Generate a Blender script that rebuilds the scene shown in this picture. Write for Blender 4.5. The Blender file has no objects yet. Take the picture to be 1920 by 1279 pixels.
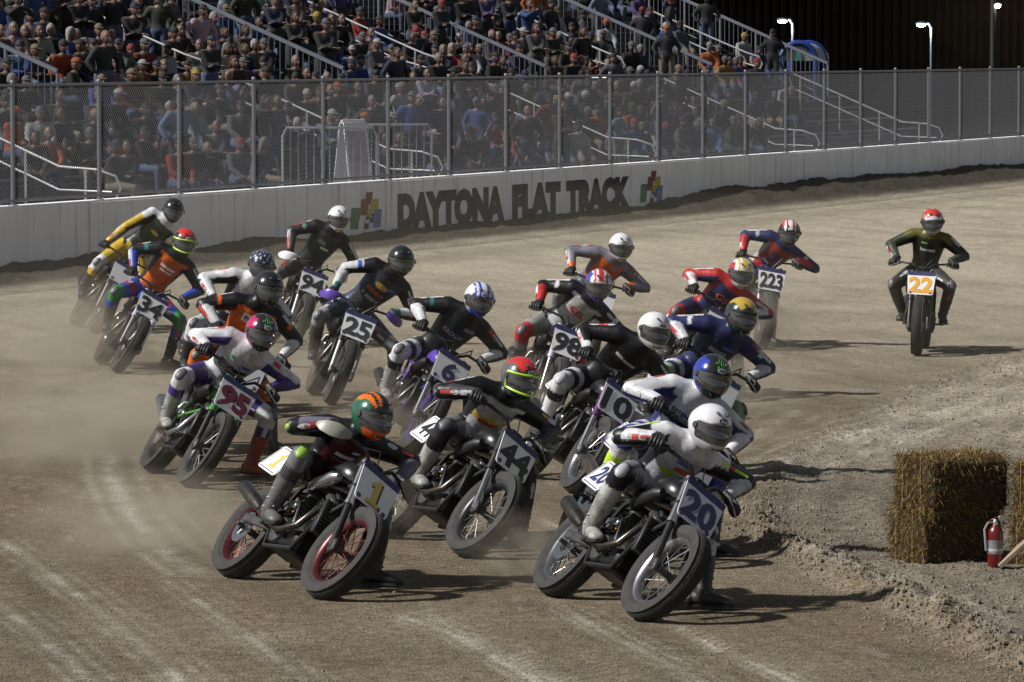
import bpy, bmesh, math, random
import numpy as np
from mathutils import Vector, Matrix
from mathutils.bvhtree import BVHTree

random.seed(7)
RNG = np.random.default_rng(11)
scene = bpy.context.scene
COL = scene.collection
V = Vector
rad = math.radians

# ------------------------------------------------------------------ camera
CAM_H = 3.43
FPX = 9100.0
PITCH = math.atan(549.5 / FPX)
cam_data = bpy.data.cameras.new("camera")
cam_data.sensor_width = 36.0
cam_data.lens = FPX / 1920.0 * 36.0
cam_data.clip_start = 0.5
cam_data.clip_end = 5000.0
cam = bpy.data.objects.new("camera", cam_data)
cam.location = (0, 0, CAM_H)
cam.rotation_euler = (math.pi / 2 - PITCH, 0, 0)
COL.objects.link(cam)
scene.camera = cam
CAM_R = cam.rotation_euler.to_matrix()

# ------------------------------------------------------------------ sky, floodlight sun, exposure
SUN_EL = rad(44)
SHADOW_DIR = V((1.0, 0.30, 0)).normalized()      # the way shadows fall on the ground
world = bpy.data.worlds.new("World")
scene.world = world
world.use_nodes = True
wn = world.node_tree
bg = wn.nodes["Background"]
sky = wn.nodes.new("ShaderNodeTexSky")
sky.sky_type = 'NISHITA'
sky.sun_disc = False
sky.sun_elevation = SUN_EL
sky.sun_rotation = math.atan2(-SHADOW_DIR.x, -SHADOW_DIR.y)
hs = wn.nodes.new("ShaderNodeHueSaturation")
hs.inputs['Saturation'].default_value = 0.42
wn.links.new(sky.outputs[0], hs.inputs['Color'])
wn.links.new(hs.outputs[0], bg.inputs[0])
bg.inputs[1].default_value = 0.030
sun_data = bpy.data.lights.new("floodlight_sun", 'SUN')
sun_data.energy = 3.05
sun_data.angle = rad(2.5)
sun_data.color = (1.0, 0.975, 0.94)
sun = bpy.data.objects.new("floodlight_sun", sun_data)
ldir = V((SHADOW_DIR.x * math.cos(SUN_EL), SHADOW_DIR.y * math.cos(SUN_EL), -math.sin(SUN_EL)))
sun.rotation_euler = ldir.to_track_quat('-Z', 'Y').to_euler()
sun.location = (-20, 60, 30)
COL.objects.link(sun)
scene.view_settings.view_transform = 'Standard'
scene.view_settings.look = 'None'
scene.view_settings.gamma = 1.0
scene.view_settings.exposure = 0.92
scene.render.engine = 'CYCLES'
scene.cycles.use_denoising = True
scene.cycles.max_bounces = 5

# ------------------------------------------------------------------ picture <-> place
def ray(px, py):
    return (CAM_R @ V(((px - 960.0) / FPX, -(py - 639.5) / FPX, -1.0))).normalized()
def ground(px, py, z=0.0):
    d = ray(px, py)
    return V((0, 0, CAM_H)) + d * ((z - CAM_H) / d.z)
def at_depth(px, py, Y):
    d = ray(px, py)
    return V((0, 0, CAM_H)) + d * (Y / d.y)
# the straight outer wall: t metres along it, o metres behind its track face
W0 = V((-2.21, 86.7, 0)); WU = V((0.345, 0.9386, 0)).normalized(); WN = V((-WU.y, WU.x, 0))
def wall(t, o=0.0, z=0.0):
    return W0 + WU * t + WN * o + V((0, 0, z))
def wall_t(px, o=0.0):
    k = (px - 960.0) / FPX
    b = W0 + WN * o
    return (k * b.y - b.x) / (WU.x - k * WU.y)

# ------------------------------------------------------------------ materials
MATS = {}
def mat(name, col, rough=0.5, metal=0.0, var=0.15, scale=18.0, bump=0.0, bscale=None, coat=0.0, spec=0.5):
    if name in MATS: return MATS[name]
    m = bpy.data.materials.new(name); m.use_nodes = True
    nt = m.node_tree; p = nt.nodes["Principled BSDF"]
    p.inputs['Roughness'].default_value = rough
    p.inputs['Metallic'].default_value = metal
    p.inputs['Coat Weight'].default_value = coat
    p.inputs['Specular IOR Level'].default_value = spec
    tc = nt.nodes.new("ShaderNodeTexCoord")
    nz = nt.nodes.new("ShaderNodeTexNoise"); nz.inputs['Scale'].default_value = scale; nz.inputs['Detail'].default_value = 5
    nt.links.new(tc.outputs['Object'], nz.inputs['Vector'])
    rp = nt.nodes.new("ShaderNodeMapRange")
    rp.inputs['To Min'].default_value = 1 - var * 1.6; rp.inputs['To Max'].default_value = 1 + var
    nt.links.new(nz.outputs[0], rp.inputs[0])
    mx = nt.nodes.new("ShaderNodeMix"); mx.data_type = 'RGBA'; mx.blend_type = 'MULTIPLY'; mx.inputs[0].default_value = 1
    mx.inputs[6].default_value = (*col, 1)
    nt.links.new(rp.outputs[0], mx.inputs[7])
    nt.links.new(mx.outputs[2], p.inputs['Base Color'])
    if bump:
        n2 = nt.nodes.new("ShaderNodeTexNoise"); n2.inputs['Scale'].default_value = bscale or scale * 4; n2.inputs['Detail'].default_value = 6
        nt.links.new(tc.outputs['Object'], n2.inputs['Vector'])
        b = nt.nodes.new("ShaderNodeBump"); b.inputs['Strength'].default_value = bump; b.inputs['Distance'].default_value = 0.02
        nt.links.new(n2.outputs[0], b.inputs['Height']); nt.links.new(b.outputs[0], p.inputs['Normal'])
    MATS[name] = m
    return m
def attr_mat(name, rough=0.5, var=0.2, scale=25.0, bump=0.1, bscale=90.0, coat=0.0, attr='col'):
    """colour from the 'col' attribute of the mesh, broken up by noise"""
    if name in MATS: return MATS[name]
    m = mat(name, (1, 1, 1), rough, 0, var, scale, bump, bscale, coat)
    nt = m.node_tree
    a = nt.nodes.new("ShaderNodeAttribute"); a.attribute_name = attr
    mx = [n for n in nt.nodes if n.type == 'MIX'][0]
    nt.links.new(a.outputs['Color'], mx.inputs[6])
    return m
def objcol_mat(name, rough=0.8):
    if name in MATS: return MATS[name]
    m = mat(name, (1, 1, 1), rough, 0, 0.25, 9.0, 0.3, 25.0)
    nt = m.node_tree
    a = nt.nodes.new("ShaderNodeObjectInfo")
    mx = [n for n in nt.nodes if n.type == 'MIX'][0]
    nt.links.new(a.outputs['Color'], mx.inputs[6])
    return m
def emit_mat(name, col, strength):
    if name in MATS: return MATS[name]
    m = bpy.data.materials.new(name); m.use_nodes = True
    p = m.node_tree.nodes["Principled BSDF"]
    p.inputs['Base Color'].default_value = (*col, 1)
    p.inputs['Emission Color'].default_value = (*col, 1); p.inputs['Emission Strength'].default_value = strength
    MATS[name] = m
    return m
def C(name, col, **k):           # a plain paint of that colour
    return mat(name, col, **k)

# ------------------------------------------------------------------ mesh builder
def frame_from(d, up=V((0, 0, 1))):
    d = d.normalized()
    if abs(d.dot(up)) > 0.98: up = V((1, 0, 0))
    r = d.cross(up).normalized()
    return r, r.cross(d).normalized()      # right, up
class MB:
    def __init__(s): s.v = []; s.f = []; s.m = []
    def add(s, verts, faces, mi=0):
        o = len(s.v); s.v.extend([tuple(p) for p in verts])
        for f in faces: s.f.append(tuple(i + o for i in f)); s.m.append(mi)
    def rings(s, rings, mi=0, cap=True, closed=False):
        n = len(rings[0]); vs = [p for r in rings for p in r]; fs = []
        k = len(rings)
        for a in range(k if closed else k - 1):
            b = (a + 1) % k
            for i in range(n):
                j = (i + 1) % n
                fs.append((a * n + i, a * n + j, b * n + j, b * n + i))
        if cap and not closed:
            fs.append(tuple(range(n - 1, -1, -1))); fs.append(tuple((k - 1) * n + i for i in range(n)))
        s.add(vs, fs, mi)
    def tube(s, pts, rr, n=10, mi=0, cap=True, flat=1.0, up=V((0, 0, 1))):
        pts = [V(p) for p in pts]
        if not isinstance(rr, (list, tuple)): rr = [rr] * len(pts)
        out = []; r = None
        for i, p in enumerate(pts):
            d = (pts[min(i + 1, len(pts) - 1)] - pts[max(i - 1, 0)])
            if d.length < 1e-6: d = V((0, 0, 1))
            d.normalize()
            if r is None: r, u = frame_from(d, up)
            else:
                r = (r - d * r.dot(d)).normalized(); u = r.cross(d).normalized()
            out.append([p + r * (math.cos(a) * rr[i]) + u * (math.sin(a) * rr[i] * flat) for a in [2 * math.pi * k / n for k in range(n)]])
        s.rings(out, mi, cap)
    def lathe(s, prof, c, ax, n=32, mi=0, closed=False):
        """prof: (radius, height along the axis)"""
        c = V(c); ax = V(ax).normalized(); r, u = frame_from(ax)
        out = [[c + ax * h + r * (math.cos(a) * q) + u * (math.sin(a) * q) for a in [2 * math.pi * k / n for k in range(n)]] for q, h in prof]
        s.rings(out, mi, not closed, closed)
    def box(s, c, size, R=None, mi=0, ch=0.0):
        c = V(c); hx, hy, hz = [q / 2 for q in size]
        R = R or Matrix.Identity(3)
        if ch <= 0:
            vs = [c + R @ V((x * hx, y * hy, z * hz)) for x in (-1, 1) for y in (-1, 1) for z in (-1, 1)]
            s.add(vs, [(0, 1, 3, 2), (4, 6, 7, 5), (0, 4, 5, 1), (2, 3, 7, 6), (0, 2, 6, 4), (1, 5, 7, 3)], mi)
            return
        vs = []; idx = {}
        for x in (-1, 1):
            for y in (-1, 1):
                for z in (-1, 1):
                    for k in range(3):
                        q = [x * (hx - ch), y * (hy - ch), z * (hz - ch)]
                        q[k] = (x * hx, y * hy, z * hz)[k]
                        idx[(x, y, z, k)] = len(vs); vs.append(c + R @ V(q))
        fs = []
        for k in range(3):
            a, b = [q for q in range(3) if q != k]
            for sg in (-1, 1):
                quad = []
                for (p, q) in ((-1, -1), (1, -1), (1, 1), (-1, 1)):
                    w = [0, 0, 0]; w[k] = sg; w[a] = p; w[b] = q
                    quad.append(idx[(*w, k)])
                if (sg > 0) != (k != 1): quad = quad[::-1]
                fs.append(quad)
        for k in range(3):                      # edges running along axis k
            a, b = [q for q in range(3) if q != k]
            for p in (-1, 1):
                for q in (-1, 1):
                    w0 = [0, 0, 0]; w0[k] = -1; w0[a] = p; w0[b] = q
                    w1 = list(w0); w1[k] = 1
                    fs.append((idx[(*w0, a)], idx[(*w1, a)], idx[(*w1, b)], idx[(*w0, b)]))
        for x in (-1, 1):
            for y in (-1, 1):
                for z in (-1, 1): fs.append(tuple(idx[(x, y, z, k)] for k in range(3)))
        s.add(vs, fs, mi)
    def ell(s, c, r, R=None, n=16, mi=0):
        c = V(c); R = R or Matrix.Identity(3); out = []
        k = max(6, n // 2)
        for i in range(k + 1):
            e = -math.pi / 2 + math.pi * i / k
            e = max(-1.54, min(1.54, e))
            out.append([c + R @ V((r[0] * math.cos(e) * math.cos(a), r[1] * math.cos(e) * math.sin(a), r[2] * math.sin(e))) for a in [2 * math.pi * j / n for j in range(n)]])
        s.rings(out, mi)
    def mesh(s, name, mats, sharp=40, fix=True):
        me = bpy.data.meshes.new(name)
        me.from_pydata(s.v, [], s.f)
        for m in (mats if isinstance(mats, (list, tuple)) else [mats]): me.materials.append(m)
        me.polygons.foreach_set('material_index', s.m)
        if fix:
            b = bmesh.new(); b.from_mesh(me); bmesh.ops.recalc_face_normals(b, faces=b.faces); b.to_mesh(me); b.free()
        if sharp is not None:
            me.shade_smooth(); me.set_sharp_from_angle(angle=rad(sharp))
        me.update()
        return me
    def build(s, name, mats, parent=None, M=None, sharp=40):
        return link(name, s.mesh(name, mats, sharp), parent, M)
def link(name, data, parent=None, M=None):
    o = bpy.data.objects.new(name, data); COL.objects.link(o)
    if parent is not None: o.parent = parent
    if M is not None: o.matrix_basis = M
    return o
def tag(o, label, cat, group=None):
    o['label'] = label; o['category'] = cat
    if group: o['group'] = group
    return o
def thing(name, label, cat, M=None, group=None):
    o = link(name, None, None, M); o.empty_display_size = 0.2
    return tag(o, label, cat, group)
def evaluated(o):
    bpy.context.view_layer.update()
    dg = bpy.context.evaluated_depsgraph_get()
    return bpy.data.meshes.new_from_object(o.evaluated_get(dg))
def text_data(txt, size=1.0, bold=0.0, shear=0.0):
    """flat lettering: 2-D vertices (centred, height 1 = size) and faces"""
    cu = bpy.data.curves.new("txt", 'FONT'); cu.body = txt; cu.size = 1.0; cu.offset = bold; cu.shear = shear
    cu.resolution_u = 3; cu.align_x = 'CENTER'; cu.align_y = 'CENTER'
    o = bpy.data.objects.new("txt", cu); COL.objects.link(o)
    me = evaluated(o)
    vs = np.array([v.co[:] for v in me.vertices]); fs = [tuple(p.vertices) for p in me.polygons]
    bpy.data.objects.remove(o); bpy.data.curves.remove(cu); bpy.data.meshes.remove(me)
    c = (vs.max(0) + vs.min(0)) / 2; vs = vs - c
    w, h = (vs.max(0) - vs.min(0))[:2]
    return vs[:, :2], fs, w, h
TXT = {}
ONE = [(-.05, 0), (.55, 0), (.55, .16), (.40, .16), (.40, 1), (.24, 1), (.16, .86), (-.02, .80), (-.02, .66), (.14, .68), (.14, .16), (-.05, .16)]
def text_mesh(txt, w=None, h=None, bold=0.02, shear=0.0):
    key = (txt, bold, shear)
    if txt == '1' and key not in TXT:
        a = np.array(ONE) - np.array([.25, .5]); TXT[key] = (a, [(0, 1, 2, 3, 10, 11), (3, 4, 5, 6, 9, 10), (6, 7, 8, 9)], .60, 1.0)
    if key not in TXT: TXT[key] = text_data(txt, 1.0, bold, shear)
    vs, fs, tw, th = TXT[key]
    if w is None: w = tw * h / th
    if h is None: h = th * w / tw
    return vs * np.array([w / tw, h / th]), fs
def flat_text(name, txt, M, mt, w=None, h=None, bold=0.02, parent=None, shear=0.0):
    vs, fs = text_mesh(txt, w, h, bold, shear)
    mb = MB(); mb.add([(x, y, 0) for x, y in vs], fs)
    return link(name, mb.mesh(name, mt, None, fix=False), parent, M)
def basis(o, x, y, z):
    M = Matrix.Identity(4)
    for i in range(3): M[i][0] = x[i]; M[i][1] = y[i]; M[i][2] = z[i]; M[i][3] = o[i]
    return M
def seg_dist(P, pts):
    """distance of points P (n,2) to a polyline, and signed side (left +) of nearest segment, and arc length"""
    best = np.full(len(P), 1e9); side = np.zeros(len(P)); arc = np.zeros(len(P)); L = 0
    for a, b in zip(pts[:-1], pts[1:]):
        a = np.array(a); b = np.array(b); d = b - a; l2 = (d * d).sum()
        t = np.clip(((P - a) @ d) / l2, 0, 1); q = P - (a + t[:, None] * d)
        ds = np.sqrt((q * q).sum(1)); m = ds < best
        best[m] = ds[m]; side[m] = np.sign(d[0] * q[m, 1] - d[1] * q[m, 0]); arc[m] = L + t[m] * math.sqrt(l2)
        L += math.sqrt(l2)
    return best, side, arc
def vnoise(x, y, seed=0):
    xi = np.floor(x).astype(np.int64); yi = np.floor(y).astype(np.int64); fx = x - xi; fy = y - yi
    fx = fx * fx * (3 - 2 * fx); fy = fy * fy * (3 - 2 * fy)
    def h(i, j):
        n = (i * 374761393 + j * 668265263 + seed * 1442695041) & 0x7fffffff
        n = ((n ^ (n >> 13)) * 1274126177) & 0x7fffffff
        return ((n ^ (n >> 16)) & 0xffff) / 65535.0
    return (h(xi, yi) * (1 - fx) + h(xi + 1, yi) * fx) * (1 - fy) + (h(xi, yi + 1) * (1 - fx) + h(xi + 1, yi + 1) * fx) * fy
def fbm(x, y, oct=4, seed=0):
    s = np.zeros_like(x); a = 0.5; f = 1.0
    for k in range(oct): s += a * (vnoise(x * f + 17.3 * k, y * f - 9.1 * k, seed + k) - 0.5); a *= 0.5; f *= 2.03
    return s
def sstep(x, a, b):
    t = np.clip((x - a) / (b - a), 0, 1); return t * t * (3 - 2 * t)
# ================================================================== the ground
def struct(o):
    o['kind'] = 'structure'; return o
EDGE = [ground(*p) for p in [(2150, 1420), (1920, 1262), (1800, 1203), (1690, 1143), (1560, 1078), (1440, 1030), (1375, 995), (1385, 940), (1450, 862), (1600, 765), (1800, 692), (1990, 650), (2300, 610)]]
EDGE = [(p.x, p.y) for p in EDGE]
def build_terrain():
    ys = [22.0]
    while ys[-1] < 150: ys.append(ys[-1] + 0.030 * (ys[-1] / 27) ** 2)
    ys = np.array(ys); nc = 430
    u = np.linspace(-1, 1, nc)
    Y, U = np.meshgrid(ys, u, indexing='ij')
    X = U * (0.15 * Y + 2.0)
    x = X.ravel(); y = Y.ravel(); P = np.stack([x, y], 1)
    rel = P - np.array([W0.x, W0.y]); o = rel @ np.array([WN.x, WN.y]); t = rel @ np.array([WU.x, WU.y])
    d, side, arc = seg_dist(P, EDGE)
    sd = -d * side                                   # + on the infield side
    sd = sd + 0.10 * fbm(x * 1.3, y * 1.3, 3, 5)
    infield = sstep(sd, -0.05, 0.35)
    clod = fbm(x * 9, y * 9, 4, 21); fine = fbm(x * 28, y * 28, 2, 33)
    big = fbm(x * 0.7, y * 0.7, 4, 3)
    z = 0.006 * fine + 0.012 * clod * (0.4 + 0.6 * sstep(big, -0.1, 0.2))
    # ruts running with the track
    rut = fbm(x * 3.2 + 0.9 * y, y * 0.35, 3, 8)
    z += 0.012 * rut * (1 - infield)
    # infield: lumps, tyre ruts along the inner edge
    z += infield * (0.032 * clod + 0.030 * fine + 0.02 * big + 0.03 * fbm(x * 3.5, y * 3.5, 3, 61) + 0.009 * np.sin(sd * 13 + 4 * big) * sstep(sd, 0.2, 0.6) * (1 - sstep(sd, 1.6, 2.6)))
    # fresh ridge of clods along the inner edge, near part only
    near = 1 - sstep(y, 34.5, 37.0)
    ridge = np.exp(-((sd - 0.12) / 0.17) ** 2) * (0.35 + 0.65 * near)
    z += ridge * (0.085 + 0.15 * clod + 0.08 * fine + 0.10 * fbm(x * 2.5, y * 2.5, 2, 77))
    # dirt thrown up against the outer wall
    A = 0.13 + 0.24 * sstep(t, 11, 22) + 0.08 * (1 - sstep(t, -9, -3)) + 0.22 * fbm(t * 0.35, t * 0.0, 3, 12) + 0.10 * fbm(t * 2.1, o * 2, 3, 13)
    bank = sstep(o, -1.7, -0.15) * (o < 1)
    z += bank * (np.clip(A, 0.05, 0.5) + 0.10 * clod) + sstep(o, -3.2, -1.2) * 0.04
    behind = sstep(o, 0.05, 0.12)
    z = z * (1 - behind) - 0.0 * behind
    # ---- colours (pale to brown soil with light falloff painted in, dark fresh bank)
    def c(r, g, b): return np.array([r, g, b])
    far_lit = c(0.46, 0.405, 0.305); near_dim = c(0.180, 0.142, 0.094); dark = c(0.085, 0.074, 0.056); chalk = c(0.47, 0.44, 0.37); grey = c(0.29, 0.25, 0.195)
    k = sstep(y, 34, 80) * 0.95  # darker near, paler far: stands in for the pool of light
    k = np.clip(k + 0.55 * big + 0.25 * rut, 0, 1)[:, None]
    colr = near_dim * (1 - k) + far_lit * k
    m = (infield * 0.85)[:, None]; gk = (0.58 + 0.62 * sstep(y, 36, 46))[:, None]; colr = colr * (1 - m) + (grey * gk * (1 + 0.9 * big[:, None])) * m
    m = np.clip(ridge * 0.65 - 0.2 * clod, 0, 1)[:, None]; colr = colr * (1 - m) + c(0.17, 0.135, 0.09) * m
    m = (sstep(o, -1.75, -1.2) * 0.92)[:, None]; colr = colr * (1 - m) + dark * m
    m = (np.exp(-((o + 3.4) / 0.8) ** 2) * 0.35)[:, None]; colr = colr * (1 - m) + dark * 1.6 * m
    st = np.zeros(len(x)); brk = sstep(fbm(x * 5, y * 2.2, 4, 40), -0.10, 0.16)
    streaks = [([(203, 850), (212, 900), (240, 960), (290, 1020), (372, 1075)], .085, .85, 1), ([(0, 1010), (110, 1090), (240, 1190), (340, 1279)], .05, .75, 1), ([(-60, 1090), (60, 1180), (170, 1279)], .05, .6, 1),
        ([(300, 1080), (450, 1180), (575, 1279)], .04, .55, 1), ([(735, 1150), (850, 1190), (1010, 1279)], .045, .75, 1), ([(800, 1150), (900, 1205), (1040, 1279)], .03, .5, 1), ([(1040, 1130), (1150, 1195), (1330, 1285)], .04, .75, 1),
        ([(1262, 1168), (1350, 1222)], .02, 1, 1), ([(1390, 1235), (1500, 1285)], .035, .9, 1), ([(0, 592), (90, 580), (200, 560)], .10, .45, 0), ([(0, 645), (100, 622), (200, 598)], .10, .4, 0), ([(700, 965), (800, 990), (930, 1060)], .03, .6, 1), ([(1000, 965), (1050, 990)], .03, .6, 1),
        ([(1400, 1018), (1560, 1062), (1700, 1125), (1830, 1180), (1960, 1250)], .12, .5, 1), ([(1380, 905), (1560, 830), (1760, 772), (1930, 735)], .12, .6, 0), ([(1470, 912), (1650, 840), (1800, 790), (1960, 750)], .09, .55, 0), ([(1390, 850), (1420, 810), (1500, 770)], .12, .35, 0), ([(0, 780), (200, 760), (420, 700)], .3, .25, 0)]
    for pts, w, a, b in streaks:
        g = [ground(*q) for q in pts]
        ds, sg, ar = seg_dist(P, [(q.x, q.y) for q in g]); dd = ds * sg
        ends = sstep(ar, .02, .5)
        for off_, wk, ak in ((0, 1.0, 1.0), (2.6, .45, .6), (-2.2, .5, .55), (4.6, .35, .4)):
            st = np.maximum(st, a * ak * np.exp(-((dd - off_ * w) / (w * wk)) ** 2) * (0.35 + 0.65 * brk) * (0.3 + .7 * ends))
    gro = np.exp(-((fbm(x * .9 + .25 * y, y * .12, 3, 66)) / .05) ** 2)[:, None] * (1 - infield[:, None]) * .16
    colr = colr * (1 - gro)
    fleck = sstep(fbm(x * 7 + y, y * 1.6, 3, 91), 0.17, 0.27) * sstep(fbm(x * .8, y * .8, 2, 92), -0.02, .15) * (1 - infield)
    st = np.clip(np.maximum(st, 0.22 * fleck), 0, 1)[:, None]
    colr = colr * (1 - st) + chalk * st
    colr = colr * (1 + 0.5 * clod + 0.35 * fine)[:, None]
    m = behind[:, None]; colr = colr * (1 - m) + c(0.02, 0.02, 0.021) * m
    nr = len(ys); n = nr * nc
    me = bpy.data.meshes.new("track")
    i = np.arange((nr - 1) * (nc - 1)); r = i // (nc - 1); q = i % (nc - 1); a = r * nc + q
    quads = np.stack([a, a + 1, a + nc + 1, a + nc], 1).astype(np.int32)
    me.vertices.add(n); me.vertices.foreach_set('co', np.stack([x, y, z], 1).astype(np.float32).ravel())
    me.loops.add(quads.size); me.loops.foreach_set('vertex_index', quads.ravel())
    me.polygons.add(len(quads)); me.polygons.foreach_set('loop_start', np.arange(0, quads.size, 4, dtype=np.int32))
    me.update(calc_edges=True); me.shade_smooth()
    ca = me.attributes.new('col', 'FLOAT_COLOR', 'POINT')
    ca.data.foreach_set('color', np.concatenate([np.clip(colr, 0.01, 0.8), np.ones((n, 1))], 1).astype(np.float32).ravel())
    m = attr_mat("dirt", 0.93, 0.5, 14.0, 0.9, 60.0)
    nt = m.node_tree
    # pebbles and crumbs: fine speckle on top
    vo = nt.nodes.new("ShaderNodeTexNoise"); vo.inputs['Scale'].default_value = 55; vo.inputs['Detail'].default_value = 3
    tc = [q for q in nt.nodes if q.type == 'TEX_COORD'][0]; nt.links.new(tc.outputs['Object'], vo.inputs['Vector'])
    mr = nt.nodes.new("ShaderNodeMapRange"); mr.inputs['From Min'].default_value = 0.37; mr.inputs['From Max'].default_value = 0.47; mr.inputs['To Min'].default_value = 0.22
    nt.links.new(vo.outputs[0], mr.inputs[0])
    p = nt.nodes["Principled BSDF"]; mx0 = [q for q in nt.nodes if q.type == 'MIX'][0]
    mx = nt.nodes.new("ShaderNodeMix"); mx.data_type = 'RGBA'; mx.blend_type = 'MULTIPLY'; mx.inputs[0].default_value = 1
    nt.links.new(mx0.outputs[2], mx.inputs[6]); nt.links.new(mr.outputs[0], mx.inputs[7]); nt.links.new(mx.outputs[2], p.inputs['Base Color'])
    p.inputs['Specular IOR Level'].default_value = 0.15
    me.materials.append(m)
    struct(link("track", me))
    Zg = z.reshape(nr, nc)
    def look(px, py):
        j = min(max(int(np.searchsorted(ys, py)), 0), nr - 1); w = 0.15 * ys[j] + 2.0; i_ = int(round((px / w + 1) / 2 * (nc - 1)))
        return float(Zg[j, min(max(i_, 0), nc - 1)])
    return look
TERR = build_terrain()
g = MB(); g.add([(-2500, -500, -0.12), (2500, -500, -0.12), (2500, 4000, -0.12), (-2500, 4000, -0.12)], [(0, 1, 2, 3)])
struct(g.build("ground", mat("dark_asphalt", (0.022, 0.022, 0.023), 0.9, bump=0.4, scale=2.0, bscale=40)))
# loose clods and stones
def clods():
    mb = MB(); rng = random.Random(3); E = [V((*e, 0)) for e in EDGE]
    for i in range(19000):
        if i < 3500:
            k = rng.random() * 7.5; j = int(k); p = E[j].lerp(E[j + 1], k - j); x = p.x + rng.gauss(.12, .22); y = p.y + rng.gauss(0, .25); r = rng.uniform(.004, .012) * (1.5 if rng.random() < .04 else 1)
        elif i < 11500:
            k = rng.random() ** .8 * 10.9; j = int(k); p = E[j].lerp(E[j + 1], k - j); x = p.x + abs(rng.gauss(0, 1.6)); y = p.y + rng.gauss(0, .6); r = rng.uniform(.003, .009) * (2.0 if rng.random() < .03 else 1) * max(1, y / 38)
        else:
            q = ground(rng.uniform(0, 1920), 560 + 720 * rng.random() ** .8); x, y = q.x, q.y; r = rng.uniform(.002, .0065) * (1.8 if rng.random() < .05 else 1)
        s = [r * rng.uniform(.7, 1.3) for _ in range(2)]; hh = r * rng.uniform(.5, 1.0); a0 = rng.random() * 6; z0 = TERR(x, y)
        w = [rng.uniform(.75, 1.2) for _ in range(5)]
        def rg(f, z): return [(x + s[0] * f * w[k] * math.cos(a0 + k * 1.2566), y + s[1] * f * w[k] * math.sin(a0 + k * 1.2566), z0 + z) for k in range(5)]
        mb.add(rg(1, -.012) + rg(1.05, hh * .5) + rg(.55, hh * 1.1), [(k, (k + 1) % 5, 5 + (k + 1) % 5, 5 + k) for k in range(5)] + [(5 + k, 5 + (k + 1) % 5, 10 + (k + 1) % 5, 10 + k) for k in range(5)] + [(10, 11, 12, 13, 14)])
    o = link("dirt_clods", mb.mesh("dirt_clods", mat("clod_soil", (0.22, 0.185, 0.135), 0.95, var=.45, scale=5), 35, fix=False)); o['kind'] = 'stuff'
    tag(o, "loose crumbs and clods of dirt scattered over the track and its inner edge", "dirt clods")
clods()

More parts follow.
